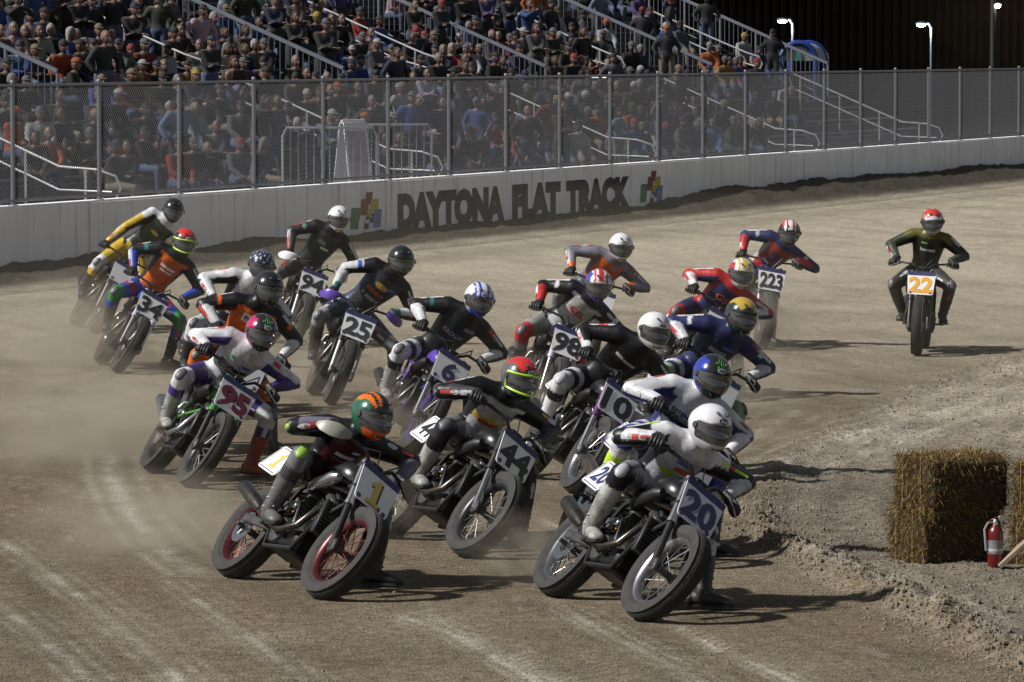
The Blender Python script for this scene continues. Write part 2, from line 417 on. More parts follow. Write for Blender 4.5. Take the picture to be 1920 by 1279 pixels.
# ================================================================== outer wall, its lettering, fence
WALL_H = 1.05
def build_wall():
    root = thing("concrete_wall", "long white painted concrete wall along the outside of the dirt track", "wall", Matrix.Translation(wall(0)))
    pm = mat("white_wall_paint", (0.86, 0.85, 0.86), 0.75, var=0.10, scale=1.6, bump=0.15, bscale=30)
    nt = pm.node_tree                                   # vertical run-off stains and splashes of mud
    tc = [q for q in nt.nodes if q.type == 'TEX_COORD'][0]
    mp = nt.nodes.new("ShaderNodeMapping"); mp.inputs['Scale'].default_value = (2.2, 2.2, 0.12); nt.links.new(tc.outputs['Object'], mp.inputs[0])
    nz = nt.nodes.new("ShaderNodeTexNoise"); nz.inputs['Scale'].default_value = 3.0; nz.inputs['Detail'].default_value = 6; nt.links.new(mp.outputs[0], nz.inputs['Vector'])
    mr = nt.nodes.new("ShaderNodeMapRange"); mr.inputs['From Min'].default_value = .56; mr.inputs['From Max'].default_value = .72; mr.inputs['To Min'].default_value = 1; mr.inputs['To Max'].default_value = .62; nt.links.new(nz.outputs[0], mr.inputs[0])
    p = nt.nodes["Principled BSDF"]; mx0 = [q for q in nt.nodes if q.type == 'MIX'][0]
    mx = nt.nodes.new("ShaderNodeMix"); mx.data_type = 'RGBA'; mx.blend_type = 'MULTIPLY'; mx.inputs[0].default_value = 1
    nt.links.new(mx0.outputs[2], mx.inputs[6]); nt.links.new(mr.outputs[0], mx.inputs[7]); nt.links.new(mx.outputs[2], p.inputs['Base Color'])
    joint = wall_t(724); L = 12.4
    R = Matrix(((WU.x, WN.x, 0), (WU.y, WN.y, 0), (0, 0, 1)))
    for k in range(-3, 6):
        a = joint + k * L
        mb = MB()
        q = WU * (a + L / 2)
        mb.box(q + WN * 0.14 + V((0, 0, 0.5 * WALL_H - .1)), (L - 0.05, 0.28, WALL_H + .2), R, ch=0.012)
        mb.box(q + WN * 0.155 + V((0, 0, WALL_H + 0.012)), (L - 0.05, 0.29, 0.02), R)
        mb.build("wall_segment", pm, root)
        if k < 5:
            jb = MB(); jb.box(WU * (a + L) + WN * 0.16 + V((0, 0, 0.5 * WALL_H - .1)), (0.052, 0.24, WALL_H + .18), R); jb.build("joint_filler", mat("joint_tar", (0.06, 0.05, 0.045), 0.9), root)
    # lettering, paint 3 mm proud
    ink = mat("faded_black_paint", (0.055, 0.052, 0.056), 0.8, var=0.5, scale=4)
    X0 = -WN * 0.004
    words = [("DAYTONA", 745, 946), ("FLAT", 960, 1051), ("TRACK", 1061, 1182)]
    for w, xa, xb in words:
        ta, tb = wall_t(xa), wall_t(xb)
        M = basis(WU * ((ta + tb) / 2) + X0 + V((0, 0, 0.475)), WU, V((0, 0, 1)), -WN)
        flat_text("lettering", w, M, ink, w=tb - ta, h=0.70, bold=0.085, parent=root)
    cols = dict(r=mat("emblem_brown_red", (0.22, 0.06, 0.045), .7), y=mat("emblem_yellow", (0.50, 0.36, 0.04), .7), g=mat("emblem_green", (0.05, 0.19, 0.10), .7), b=mat("emblem_blue", (0.12, 0.20, 0.42), .7), k=mat("emblem_black", (0.04, 0.04, 0.05), .7), w=mat("emblem_white", (0.7, .7, .7), .7))
    for xa, xb in ((655, 712), (1199, 1240)):
        ta, tb = wall_t(xa), wall_t(xb); W = tb - ta
        blocks = [('g', 0.0, .10, .28, .52), ('g', .08, .30, .22, .30), ('r', .30, .42, .26, .40), ('r', .44, .68, .22, .30), ('y', .62, .50, .26, .30), ('y', .52, .40, .16, .16), ('b', .74, .10, .26, .44), ('k', .46, .08, .14, .14), ('k', .60, .22, .14, .14), ('k', .50, .30, .10, .10), ('w', .60, .08, .14, .14), ('w', .46, .22, .14, .08), ('k', .66, .38, .08, .08)]
        for i, (c_, x, y, w, h) in enumerate(blocks):
            mb = MB(); e = 0.003 + 0.0012 * i
            z0 = 0.18 + y * 0.72; z1 = z0 + h * 0.72; s_ = 0.10 * W
            q = [(x * W + s_ * y, z0), ((x + w) * W + s_ * y, z0), ((x + w) * W + s_ * (y + h), z1), (x * W + s_ * (y + h), z1)]
            mb.add([WU * (ta + a) - WN * e + V((0, 0, b)) for a, b in q], [(0, 1, 2, 3)])
            mb.build("emblem_block", cols[c_], root)
build_wall()

FENCE_H = 1.83
def build_fence():
    root = thing("chain_link_fence", "tall galvanised chain link fence standing on the white wall", "fence", Matrix.Translation(wall(0, 0.14)))
    galv = mat("galvanised_steel", (0.26, 0.27, 0.29), 0.5, 0.6, var=.2, scale=6)
    wire = mat("fence_wire", (0.19, 0.19, 0.20), 0.6, 0.2, var=.1)
    z0 = WALL_H + 0.02; z1 = WALL_H + FENCE_H; S = 3.05
    t0 = wall_t(728, 0.14)
    post = None
    for k in range(-9, 20):
        t = t0 + k * S
        if post is None:
            mb = MB(); mb.tube([(0, 0, z0), (0, 0, z1 + 0.03)], 0.034, 12); mb.ell((0, 0, z1 + .04), (.04, .04, .03), n=10)
            mb.box((0, 0, z0 + .006), (.14, .14, .012)); mb.tube([(0, 0, z1 - .16), (0, 0, z1 - .12)], .042, 12); mb.tube([(0, 0, z0 + .12), (0, 0, z0 + .16)], .042, 12)
            post = mb.mesh("post", galv)
        link("post", post, root, Matrix.Translation(WU * t))
    tA, tB = t0 - 9 * S, t0 + 19 * S
    for nm, z, r in (("top_rail", z1 - .01, .024), ("bottom_rail", z0 + .075, .022)):
        mb = MB(); mb.tube([WU * tA - WN * .03 + V((0, 0, z)), WU * tB - WN * .03 + V((0, 0, z))], r, 10); mb.build(nm, galv, root)
    # woven wire, one panel between each two posts
    p = 0.075; H = z1 - z0 - 0.04; r = 0.0038
    mb = MB(); n = int(S / p)
    for sgn in (1, -1):
        for i in range(-int(H / p) - 1, n + int(H / p) + 1):
            x0 = i * p; za, zb = 0.0, H
            xa, xb = (x0, x0 + H) if sgn > 0 else (x0, x0 - H)
            # clip to the panel
            def cl(xq, zq, xo, zo):
                if xq < 0: f = (0 - xo) / (xq - xo); return 0, zo + (zq - zo) * f
                if xq > S: f = (S - xo) / (xq - xo); return S, zo + (zq - zo) * f
                return xq, zq
            if max(xa, xb) <= 0 or min(xa, xb) >= S: continue
            qa = cl(xa, za, xb, zb); qb = cl(xb, zb, xa, za)
            if abs(qa[0] - qb[0]) < .02: continue
            e = 0.002 * sgn
            mb.tube([WU * qa[0] + WN * e + V((0, 0, qa[1])), WU * qb[0] + WN * e + V((0, 0, qb[1]))], r, 3, cap=False)
    me = mb.mesh("mesh_panel", wire, None, fix=False)
    for k in range(-9, 19):
        o = link("mesh_panel", me, root, Matrix.Translation(WU * (t0 + k * S) - WN * 0.042 + V((0, 0, z0 + 0.03))))
        o['kind'] = 'stuff'
build_fence()

# ================================================================== grandstand
ROW_O, ROW_D, ROW_R, ROW_Z = 4.0, 0.71, 0.30, 0.42
NROW = 15
def row_o(k): return ROW_O + ROW_D * k
def row_z(k): return ROW_Z + ROW_R * k
RAILX = [120, 653, 1030, 1340, 1556]
RAIL_T = [wall_t(x, row_o(5)) for x in RAILX]
T_END = RAIL_T[-1]; T_START = RAIL_T[0] - 26
def build_stand():
    root = thing("grandstand", "aluminium bleacher grandstand rising behind the chain link fence", "grandstand", Matrix.Translation(wall(0)))
    alu = mat("bleacher_aluminium", (0.075, 0.075, 0.08), 0.45, 0.5, var=.2, scale=4)
    dk = mat("bleacher_riser", (0.05, 0.05, 0.055), 0.8)
    R = Matrix(((WU.x, WN.x, 0), (WU.y, WN.y, 0), (0, 0, 1)))
    L = T_END - T_START; c = WU * ((T_END + T_START) / 2)
    for k in range(NROW):
        mb = MB(); mb.box(c + WN * row_o(k) + V((0, 0, row_z(k) - .02)), (L, .34, .035), R, ch=.006); mb.build("foot_board", alu, root)
        mb = MB(); mb.box(c + WN * (row_o(k) + .36) + V((0, 0, row_z(k) + .42)), (L, .26, .04), R, ch=.006); mb.build("seat_plank", alu, root)
        mb = MB(); mb.box(c + WN * (row_o(k) + .52) + V((0, 0, row_z(k) + .13)), (L, .012, .30), R); mb.build("riser", dk, root)
    t = T_START
    while t < T_END + .1:
        mb = MB()
        a = WU * t + WN * (row_o(0) - .2); b = WU * t + WN * (row_o(NROW - 1) + .6)
        mb.tube([a + V((0, 0, row_z(0) - .12)), b + V((0, 0, row_z(NROW - 1) - .0))], .05, 6)
        for k in range(0, NROW, 3): mb.tube([WU * t + WN * row_o(k) + V((0, 0, -.05)), WU * t + WN * row_o(k) + V((0, 0, row_z(k) - .1))], .04, 6)
        mb.build("support_frame", dk, root); t += 3.6
    # picketed guard rails at the ends of the seating blocks
    gal = mat("railing_aluminium", (0.20, 0.215, 0.25), 0.45, 0.5, var=.15, scale=5)
    for t in RAIL_T:
        base = WU * (t - .25)
        k0, k1 = 5.0, NROW - 1
        def pt(k, h): return base + WN * row_o(k) + V((0, 0, row_z(k) + h))
        mb = MB(); mb.box((pt(k0, 1.07) + pt(k1, 1.07)) / 2, ((pt(k1, 1) - pt(k0, 1)).length, .06, .09), Matrix([(pt(k1, 1) - pt(k0, 1)).normalized(), WU, (pt(k1, 1) - pt(k0, 1)).normalized().cross(WU)]).transposed(), ch=.01)
        rail = mb.build("guard_rail", gal, root)
        mb = MB(); mb.tube([pt(k0, .12), pt(k1, .12)], .022, 8); mb.build("lower_rail", gal, rail)
        k = k0; i = 0
        me = None
        while k <= k1 + .01:
            big = i % 8 == 0
            mb = MB(); mb.tube([pt(k, -.15 if big else .12), pt(k, 1.04)], .035 if big else .011, 8 if big else 5, cap=False)
            mb.build("rail_post" if big else "picket", gal, rail, sharp=None); k += .19; i += 1
    # white tubular aisle handrails with rounded ends
    hr = mat("handrail_bright_aluminium", (0.72, 0.72, 0.72), 0.3, 0.7, var=.1)
    aisles = [RAIL_T[0] - 7.5, RAIL_T[0] + .55 * (RAIL_T[1] - RAIL_T[0]), RAIL_T[1] + .55 * (RAIL_T[2] - RAIL_T[1]), RAIL_T[2] + .55 * (RAIL_T[3] - RAIL_T[2]), RAIL_T[3] + .55 * (RAIL_T[4] - RAIL_T[3])]
    for t in aisles:
        for ka, kb in ((-.8, 4.6), (6.5, 10.5)):
            b = WU * t
            def pt(k, h): return b + WN * row_o(k) + V((0, 0, row_z(max(k, 0)) + h))
            def fl(k, h): return b + WN * row_o(k) + V((0, 0, row_z(max(ka, 0)) + h))
            mb = MB()
            mb.tube([pt(kb, .95), pt(ka + .9, .95), fl(ka - .1, .93), fl(ka - .6, .82), fl(ka - .75, .62), fl(ka - .6, .40), fl(ka - .1, .30), fl(ka + .6, .30)], .024, 8)
            o = mb.build("aisle_handrail", hr, root)
            mb = MB(); mb.tube([pt(kb, .55), pt(ka + .9, .55), fl(ka - .5, .55)], .02, 8); mb.build("middle_rail", hr, o)
            for k in np.arange(ka + .2, kb, 1.6):
                mb = MB(); mb.tube([pt(k, -.05), pt(k, .95)], .021, 8); mb.build("rail_post", hr, o)
    return aisles
AISLES = build_stand()

# ================================================================== dark building, lamps, arch, things behind the fence
def building():  # real at the right end; the rest added to hide the bright sky
    root = thing("warehouse", "dark corrugated metal warehouse lit by one warm lamp, widened to hide the sky", "building", Matrix.Translation((0, 170, 0)))
    m = mat("dark_cladding", (0.004, 0.0034, 0.003), 0.95, 0.0, var=.3, scale=.8, spec=0.0)
    mb = MB(); p = .30; x = -90.0; prof = []
    while x < 70:
        prof += [(x, 0), (x + .12, 0), (x + .15, -.05), (x + .27, -.05)]; x += p
    H = 13
    vs = [(a, b, z) for z in (-.1, H) for a, b in prof]; n = len(prof)
    mb.add(vs, [(i, i + 1, n + i + 1, n + i) for i in range(n - 1)])
    mb.build("cladding", m, root, sharp=20)
    mb = MB(); mb.box((-10, 8.1, H / 2), (159.6, 16, H - .1)); mb.build("core_wall", m, root)
    mb = MB(); mb.box((-10, 8, H + .12), (161, 17, .24), ch=.03); mb.build("roof_edge", m, root)
building()
def lamp(px, py, Y, px_pole, arm, label, col, power, dark=False):
    h = at_depth(px, py, Y); b = at_depth(px_pole, py, Y)
    root = thing("street_lamp", label, "street lamp", Matrix.Translation((b.x, Y, 0)), "lamps at the back")
    pm = mat("lamp_pole_dark", (.012, .012, .012), .7) if dark else mat("lamp_pole", (.16, .17, .20), .5, .5)
    dx = h.x - b.x; z = h.z
    mb = MB(); mb.lathe([(.16, 0), (.16, .05), (.10, .12), (.09, .4)], (0, 0, 0), (0, 0, 1), 12); mb.build("base", pm, root)
    mb = MB(); r = .11 if dark else .045
    mb.tube([(0, 0, .2), (0, 0, z - .35 if not dark else z + 1.2)], [r, r * .75], 10)
    if not dark: mb.tube([(0, 0, z - .4), (0, 0, z - .1), (dx * .25, 0, z + .05), (dx * .8, 0, z + .05)], .045, 8)
    mb.build("pole", pm, root)
    mb = MB(); w = .15 if not dark else .11
    mb.ell((dx, 0, z + .045), (w * 1.3, .16, .07), n=14); hd = mb.build("lamp_head", pm, root)
    mb = MB(); mb.ell((dx, -.04, z - .005), (w, .15, .06 if not dark else .1), n=14); mb.build("lens", emit_mat("lamp_glow_" + ("warm" if dark else "cool"), col, 22), hd)
    ld = bpy.data.lights.new("lamp_light", 'POINT'); ld.energy = power; ld.color = col; ld.shadow_soft_size = .15
    l = bpy.data.objects.new("lamp_light", ld); COL.objects.link(l); l.parent = root; l.location = (dx, -.25, z - .2) if not dark else (dx + .3, .9, z - .1)
lamp(1467, 40, 160, 1486, 1, "cool white street lamp left, above the blue arch", (.75, .85, 1.0), 60)
lamp(1727, 47, 160, 1746, 1, "cool white street lamp standing alone in the middle of the dark", (.75, .85, 1.0), 60)
lamp(1870, 10, 166, 1862, 0, "warm lamp on a thick dark pole before the warehouse wall", (1.0, .80, .55), 420, True)
def arch():
    c = at_depth(1497, 108, 150); r = 33 / FPX * 150
    root = thing("inflatable_arch", "blue inflatable arch with white panel at the end of the stand", "arch", Matrix.Translation((c.x, 150, 0)))
    bl = mat("blue_vinyl", (.012, .035, .20), .45, bump=.1); wh = mat("white_vinyl", (.25, .28, .26), .5)
    z = c.z - .1
    mb = MB(); mb.tube([(-r, 0, 0)] + [(r * math.cos(a), 0, z + r * math.sin(a)) for a in np.linspace(math.pi, 0, 17)] + [(r, 0, 0)], .10, 12); mb.build("arch_tube", bl, root)
    mb = MB(); mb.tube([(-r + .35, .8, 0)] + [(.35 + r * math.cos(a), .8, z + r * math.sin(a)) for a in np.linspace(math.pi, 0, 17)] + [(r + .35, .8, 0)], .10, 12); mb.build("arch_tube", bl, root)
    mb = MB(); A = np.linspace(math.pi, 0, 17)
    f = [(r * .9 * math.cos(a), 0, z + r * .9 * math.sin(a)) for a in A]; mb.add(f + [(x, .04, q) for x, _, q in f], [tuple(range(17)), tuple(range(33, 16, -1))] + [(i, i + 1, 18 + i, 17 + i) for i in range(16)]); mb.build("panel", wh, root)
    mb = MB(); f = [(r * math.cos(a), .1, z + r * math.sin(a)) for a in A]; b = [(.35 + r * math.cos(a), .7, z + r * math.sin(a)) for a in A]
    mb.add(f + b, [(i, i + 1, 18 + i, 17 + i) for i in range(16)]); mb.build("canopy", wh, root)
    mb = MB(); mb.box((0, -.03, z + .12), (.14, .04, .26), ch=.01); mb.build("printed_figure", mat("arch_print_green", (.03, .22, .16), .5), root)
arch()
def sandwich_board():
    t = wall_t(650, 1.6); c = wall(t, 1.6); H = 1.12; z = WALL_H * 0 + .55
    # stands on a low platform behind the wall
    root = thing("folding_sign", "white folding sandwich board standing behind the fence", "sign", Matrix.Translation(c) @ Matrix.Rotation(rad(-48), 4, "Z"))
    wh = mat("white_sign_plastic", (.62, .62, .64), .5); pk = mat("sign_print", (.36, .30, .36), .6, var=.5, scale=14)
    for s in (-1, 1):
        f = WU * .0 + V((1, 0, 0)) * (.28 * s)
        a = V((.30 * s, -.1, .45)); b = V((.05 * s, -.1, .45 + 1.62))
        d = (b - a).normalized(); nx = V((0, 1, 0)); nn = d.cross(nx)
        mb = MB(); mb.box((a + b) / 2 + nx * .25, ((b - a).length, .56, .03), Matrix([d, nx, nn]).transposed(), ch=.008); p = mb.build("board", wh, root)
        mb = MB(); mb.box((a + b) / 2 + nx * .25 + nn * (.018 if nn.x * s > 0 else -.018), ((b - a).length * .8, .44, .006), Matrix([d, nx, nn]).transposed()); mb.build("print", pk, p)
    mb = MB(); mb.tube([(0, -.12, 2.08), (0, .42, 2.08)], .04, 8); mb.build("handle", wh, root)
    mb = MB(); mb.box((0, .2, .2), (1.3, 1.0, .44), ch=.02); pl = mb.build("step_platform", mat("platform_black", (.03, .03, .03), .8)); pl.matrix_basis = Matrix.Translation(c)
    tag(pl, "low black platform under the folding sign", "platform")
sandwich_board()
def barricade(pxa, pxb, o, label):
    ta, tb = wall_t(pxa, o), wall_t(pxb, o)
    a = wall(ta, o); b = wall(tb, o); 
    b = a + V((1, .25, 0)).normalized() * 1.75
    root = thing("crowd_barrier", label, "barrier", Matrix.Translation(a), "steel barriers behind the fence")
    m = mat("barrier_steel", (.42, .43, .45), .4, .6); d = (b - a)
    def q(f, z): return d * f + V((0, 0, z))
    zb, zt = .85, 1.98
    mb = MB(); mb.tube([q(0, zb - .6), q(0, zt - .15), q(.04, zt), q(.96, zt), q(1, zt - .15), q(1, zb - .6)], .024, 8); mb.tube([q(0, zb), q(1, zb)], .02, 8); mb.build("frame", m, root)
    for i in range(1, 12):
        mb = MB(); mb.tube([q(i / 12, zb), q(i / 12, zt)], .010, 6, cap=False); mb.build("bar", m, root, sharp=None)
    for f in (.08, .92):
        mb = MB(); mb.box(q(f, .12) , (.08, .5, .24), ch=.01); mb.build("foot", m, root)
barricade(530, 600, 2.4, "steel crowd barrier left of the folding sign")
barricade(640, 712, 2.7, "steel crowd barrier right behind the folding sign")

# ================================================================== straw bales, extinguisher, plank
def straw_bale(px, py, size, yaw, z, label, dx=0.0):
    c = ground(px, py); c.x += dx; c.z = z - .03
    c.y += size[1] / 2
    root = thing("straw_bale", label, "straw bale", Matrix.Translation(c) @ Matrix.Rotation(rad(yaw), 4, 'Z'), "straw bales at the infield edge")
    L, D, H = size
    mb = MB(); n = 14; rng = random.Random(px + z)
    m = mat("packed_straw", (.05, .031, .011), .9, var=.6, scale=22, bump=1.0, bscale=60)
    # lumpy packed core: three flakes wide grid
    def face(u0, v0, w0, nu, nv):
        vs = []; fs = []
        for i in range(nu + 1):
            for j in range(nv + 1):
                p = V(w0) + V(u0) * (i / nu) + V(v0) * (j / nv); vs.append(p)
        for i in range(nu):
            for j in range(nv): a = i * (nv + 1) + j; fs.append((a, a + 1, a + nv + 2, a + nv + 1))
        mb.add(vs, fs)
    face((L, 0, 0), (0, D, 0), (-L / 2, -D / 2, H), 24, 12); face((L, 0, 0), (0, D, 0), (-L / 2, -D / 2, 0), 24, 12)
    face((L, 0, 0), (0, 0, H), (-L / 2, -D / 2, 0), 24, 10); face((L, 0, 0), (0, 0, H), (-L / 2, D / 2, 0), 24, 10)
    face((0, D, 0), (0, 0, H), (-L / 2, -D / 2, 0), 12, 10); face((0, D, 0), (0, 0, H), (L / 2, -D / 2, 0), 12, 10)
    me = mb.mesh("core", m, None, fix=False)
    b = bmesh.new(); b.from_mesh(me); bmesh.ops.remove_doubles(b, verts=b.verts, dist=.001); bmesh.ops.recalc_face_normals(b, faces=b.faces)
    co = np.array([v.co[:] for v in b.verts])
    d = .05 * fbm(co[:, 0] * 7 + co[:, 2] * 5, co[:, 1] * 7 + co[:, 2] * 3, 3, int(px)) + .018 * fbm(co[:, 0] * 34, co[:, 2] * 34 + co[:, 1] * 30, 2, 9)
    for v, q in zip(b.verts, d):
        rr = v.co - V((0, 0, H / 2)); e = max(abs(rr.x) / (L / 2), 0); k = sum(1 for a, h in ((rr.x, L / 2), (rr.y, D / 2), (rr.z, H / 2)) if abs(abs(a) - h) < .004)
        v.co = V((0, 0, H / 2)) + rr * (1 - .075 * (k - 1)); v.co += rr.normalized() * float(q)
    b.to_mesh(me); b.free(); me.shade_smooth()
    link("core", me, root)
    st = MB()
    for i in range(5200):
        f = rng.choice([0, 0, 1, 1, 1, 2, 3, 3, 3])
        u = rng.uniform(-.5, .5); w = rng.uniform(0, 1)
        if f == 0: p = V((u * L, -D / 2, w * H)); nn = V((0, -1, 0))
        elif f == 1: p = V((-L / 2, u * D, w * H)); nn = V((-1, 0, 0))
        elif f == 2: p = V((L / 2, u * D, w * H)); nn = V((1, 0, 0))
        else: p = V((u * L, (w - .5) * D, H)); nn = V((0, 0, 1))
        ed = rng.random() < .25
        dr = (V((rng.gauss(0, 1), rng.gauss(0, 1), rng.gauss(0, 1) - .25)) + nn * rng.uniform(.1, 1.0)).normalized()
        l = rng.uniform(.03, .085) * (1.25 if f == 3 else 1); wd = dr.cross(V((rng.random(), rng.random(), rng.random()))).normalized() * rng.uniform(.0012, .0024)
        p = p - nn * .012
        mid = p + dr * l * .5 + nn * .006
        st.add([p - wd, p + wd, mid + wd, mid - wd, p + dr * l + V((0, 0, -.012))], [(0, 1, 2, 3), (3, 2, 4)], rng.choice([0, 0, 1, 2]))
    o = link("straw", st.mesh("straw", [mat("straw_gold", (.24, .155, .04), .7, var=.3), mat("straw_pale", (.33, .23, .075), .7, var=.3), mat("straw_brown", (.10, .06, .02), .8, var=.3)], None, fix=False), root); o['kind'] = 'stuff'
    for yy in (-.11, .11):
        mb = MB(); e = .012; mb.tube([(-L / 2 - e, yy, -e * 0), (-L / 2 - e, yy, H + e), (L / 2 + e, yy, H + e), (L / 2 + e, yy, 0)], .003, 5); mb.build("twine", mat("twine", (.35, .25, .1), .8), root)
straw_bale(1779, 1056, (.62, .46, .37), 25, 0.0, "lower straw bale of the stack behind the fire extinguisher")
straw_bale(1790, 1056, (.62, .46, .36), 28, .37, "upper straw bale of the stack behind the fire extinguisher")
straw_bale(2030, 1062, (.80, .46, .37), 25, 0.0, "lower straw bale of the stack cut by the right picture edge")
straw_bale(2034, 1062, (.80, .46, .33), 28, .37, "upper straw bale of the stack cut by the right picture edge")
def extinguisher():
    c = ground(1866, 1066)
    root = thing("fire_extinguisher", "red fire extinguisher standing in front of the straw bales", "fire extinguisher", Matrix.Translation(c))
    red = mat("extinguisher_red", (.11, .006, .006), .3, coat=.4); bk = mat("black_rubber", (.02, .02, .02), .6); st = mat("valve_metal", (.5, .5, .48), .35, .9)
    mb = MB(); mb.lathe([(.001, 0), (.048, 0), (.052, .012), (.052, .235), (.045, .262), (.026, .28), (.020, .29)], (0, 0, 0), (0, 0, 1), 24); mb.build("cylinder", red, root)
    mb = MB(); mb.lathe([(.0527, .10), (.0527, .19)], (0, 0, 0), (0, 0, 1), 24); mb.lathe([(.0529, .118), (.0529, .135)], (0, 0, 0), (0, 0, 1), 24, mi=1); mb.build("label", [mat("label_paper", (.20, .20, .20), .6, var=.5, scale=60), mat("label_white", (.4, .4, .4), .6)], root)
    mb = MB(); mb.lathe([(.018, .285), (.018, .315), (.012, .325)], (0, 0, 0), (0, 0, 1), 14); v = mb.build("valve", st, root)
    mb = MB(); mb.box((-.0, 0, .335), (.10, .018, .010), Matrix.Rotation(rad(-28), 3, 'Y'), ch=.002); mb.build("lever", red, v)
    mb = MB(); mb.box((.02, 0, .318), (.08, .018, .008), ch=.002); mb.build("carry_handle", bk, v)
    mb = MB(); mb.tube([(-.015, 0, .31), (-.05, 0, .30), (-.072, -.01, .26), (-.068, -.02, .20), (-.062, -.02, .12)], .009, 8); mb.build("hose", mat("hose_grey", (.22, .22, .22), .5), root)
    mb = MB(); mb.lathe([(.02, 0), (.022, .004), (.02, .006)], (.035, -.02, .335), (.4, -1, .2), 14); mb.build("gauge", st, root)
extinguisher()
def plank():
    a = ground(1873, 1067); b = a + V((.55, -.05, .50)); d = (b - a).normalized(); n = V((-.1, 1, 0)).normalized(); n = (n - d * n.dot(d)).normalized()
    o = MB(); o.box((b - a) / 2 + V((0, 0, .02)), ((b - a).length, .09, .03), Matrix([d, n, d.cross(n)]).transposed(), ch=.004)
    q = o.build("wooden_plank", mat("weathered_wood", (.30, .24, .17), .8, var=.4, scale=9), None, Matrix.Translation(a)); tag(q, "pale wooden plank leaning at the right edge beside the extinguisher", "plank")
plank()

# ================================================================== dust hanging over the track
def dust_mat(name, dens, col=(.80, .70, .54)):
    m = bpy.data.materials.new(name); m.use_nodes = True; nt = m.node_tree
    nt.nodes.remove(nt.nodes["Principled BSDF"]); v = nt.nodes.new("ShaderNodeVolumePrincipled")
    v.inputs['Color'].default_value = (*col, 1); v.inputs['Density'].default_value = dens; v.inputs['Anisotropy'].default_value = .1
    nt.links.new(v.outputs[0], nt.nodes["Material Output"].inputs['Volume']); return m
def dust():
    mb = MB(); rng = random.Random(9)
    n = 40; rings = []
    # low lumpy layer of dust over the middle of the track
    cx, cy, rx, ry, hz = -.6, 58., 8.5, 26., 1.7
    for j in range(13):
        e = rad(90 * j / 12); ring = []
        for i in range(n):
            a = 2 * math.pi * i / n; k = 1 + .07 * math.sin(3 * a + j) + .05 * math.sin(7 * a)
            ring.append(V((cx + rx * k * math.cos(e) * math.cos(a) + .3 * (cy - 58), cy + ry * k * math.cos(e) * math.sin(a), .05 + hz * math.sin(min(e, 1.55)) ** .8 * (1 + .08 * math.sin(5 * a)))))
        rings.append(ring)
    mb.rings(rings); o = mb.build("dust_layer", dust_mat("thin_dust", .0026)); o['kind'] = 'stuff'; tag(o, "thin veil of pale dust hanging low over the middle of the track", "dust")
    pm = dust_mat("dust_puff", .34, (.78, .68, .53)); nt = pm.node_tree; v = [q for q in nt.nodes if q.type == 'PRINCIPLED_VOLUME'][0]
    tc = nt.nodes.new("ShaderNodeTexCoord"); gr = nt.nodes.new("ShaderNodeTexGradient"); gr.gradient_type = 'SPHERICAL'; nt.links.new(tc.outputs['Object'], gr.inputs[0])
    nz = nt.nodes.new("ShaderNodeTexNoise"); nz.inputs['Scale'].default_value = 2.4; nz.inputs['Detail'].default_value = 3; nt.links.new(tc.outputs['Object'], nz.inputs['Vector'])
    m1 = nt.nodes.new("ShaderNodeMath"); m1.operation = 'MULTIPLY'; nt.links.new(gr.outputs['Fac'], m1.inputs[0])
    rm = nt.nodes.new("ShaderNodeMapRange"); rm.inputs['From Min'].default_value = .35; rm.inputs['From Max'].default_value = .62; nt.links.new(nz.outputs[0], rm.inputs[0]); nt.links.new(rm.outputs[0], m1.inputs[1])
    m2 = nt.nodes.new("ShaderNodeMath"); m2.operation = 'MULTIPLY'; m2.inputs[1].default_value = 1.15; nt.links.new(m1.outputs[0], m2.inputs[0]); nt.links.new(m2.outputs[0], v.inputs['Density'])
    ball = MB(); ball.ell((0, 0, 0), (1, 1, 1), n=24); ball_me = ball.mesh("dust_puff", pm)
    for px, py, r, h, lab in ((290, 1040, .75, .28, "number 1"), (985, 1085, .40, .22, "number 20"), (180, 870, .95, .45, "number 95"), (130, 690, .8, .5, "number 34"), (560, 745, .5, .4, "number 25"), (700, 850, .45, .35, "the purple machine"), (1400, 770, .5, .35, "the gold-helmeted rider"), (1400, 655, .6, .45, "number 223"), (960, 800, .5, .35, "number 98"), (500, 640, .6, .5, "number 94"), (700, 1010, .4, .25, "number 44")):
        c = ground(px, py); r *= 1.35; h *= 1.5
        o = link("dust_puff", ball_me, None, Matrix.Translation((c.x, c.y, h * .45)) @ Matrix.Diagonal((r, 1.7 * r, h, 1))); o['kind'] = 'stuff'; tag(o, "puff of brown dust thrown up behind " + lab, "dust")
dust()
# ================================================================== motorcycles
RW = 0.333
RAKE = rad(25)
SA = V((-math.sin(RAKE), 0, math.cos(RAKE)))       # steering axis, upward
def paint(name, col, rough=.28): return mat("paint_" + name, col, rough, coat=.35, var=.12, scale=7)
def gloss_black(): return mat("gloss_black", (.012, .012, .013), .3, coat=.3, var=.3)
def satin_black(): return mat("satin_black", (.010, .010, .011), .5, var=.5)
def chrome(): return mat("bright_metal", (.50, .50, .51), .25, 1.0, var=.25)
def alloy(): return mat("cast_alloy", (.085, .083, .08), .5, .6, var=.5, bump=.3)
def tyre_profile(w):
    p = [(.232, -w * .30), (.262, -w * .47), (.300, -w * .5), (.322, -w * .455)]
    ks = 7
    for i in range(ks):
        a = -w * .43 + w * .86 * i / ks; b = a + w * .86 / ks
        def R(h): return RW - .020 * (h / (w * .46)) ** 2
        g = .0028
        p += [(R(a + g), a + g), (R(b - g), b - g)]
        if i < ks - 1: p += [(R(b) - .007, b - g * .6), (R(b) - .007, b + g * .6)]
    p += [(.322, w * .455), (.300, w * .5), (.262, w * .47), (.232, w * .30)]
    return p
WHEEL = {}
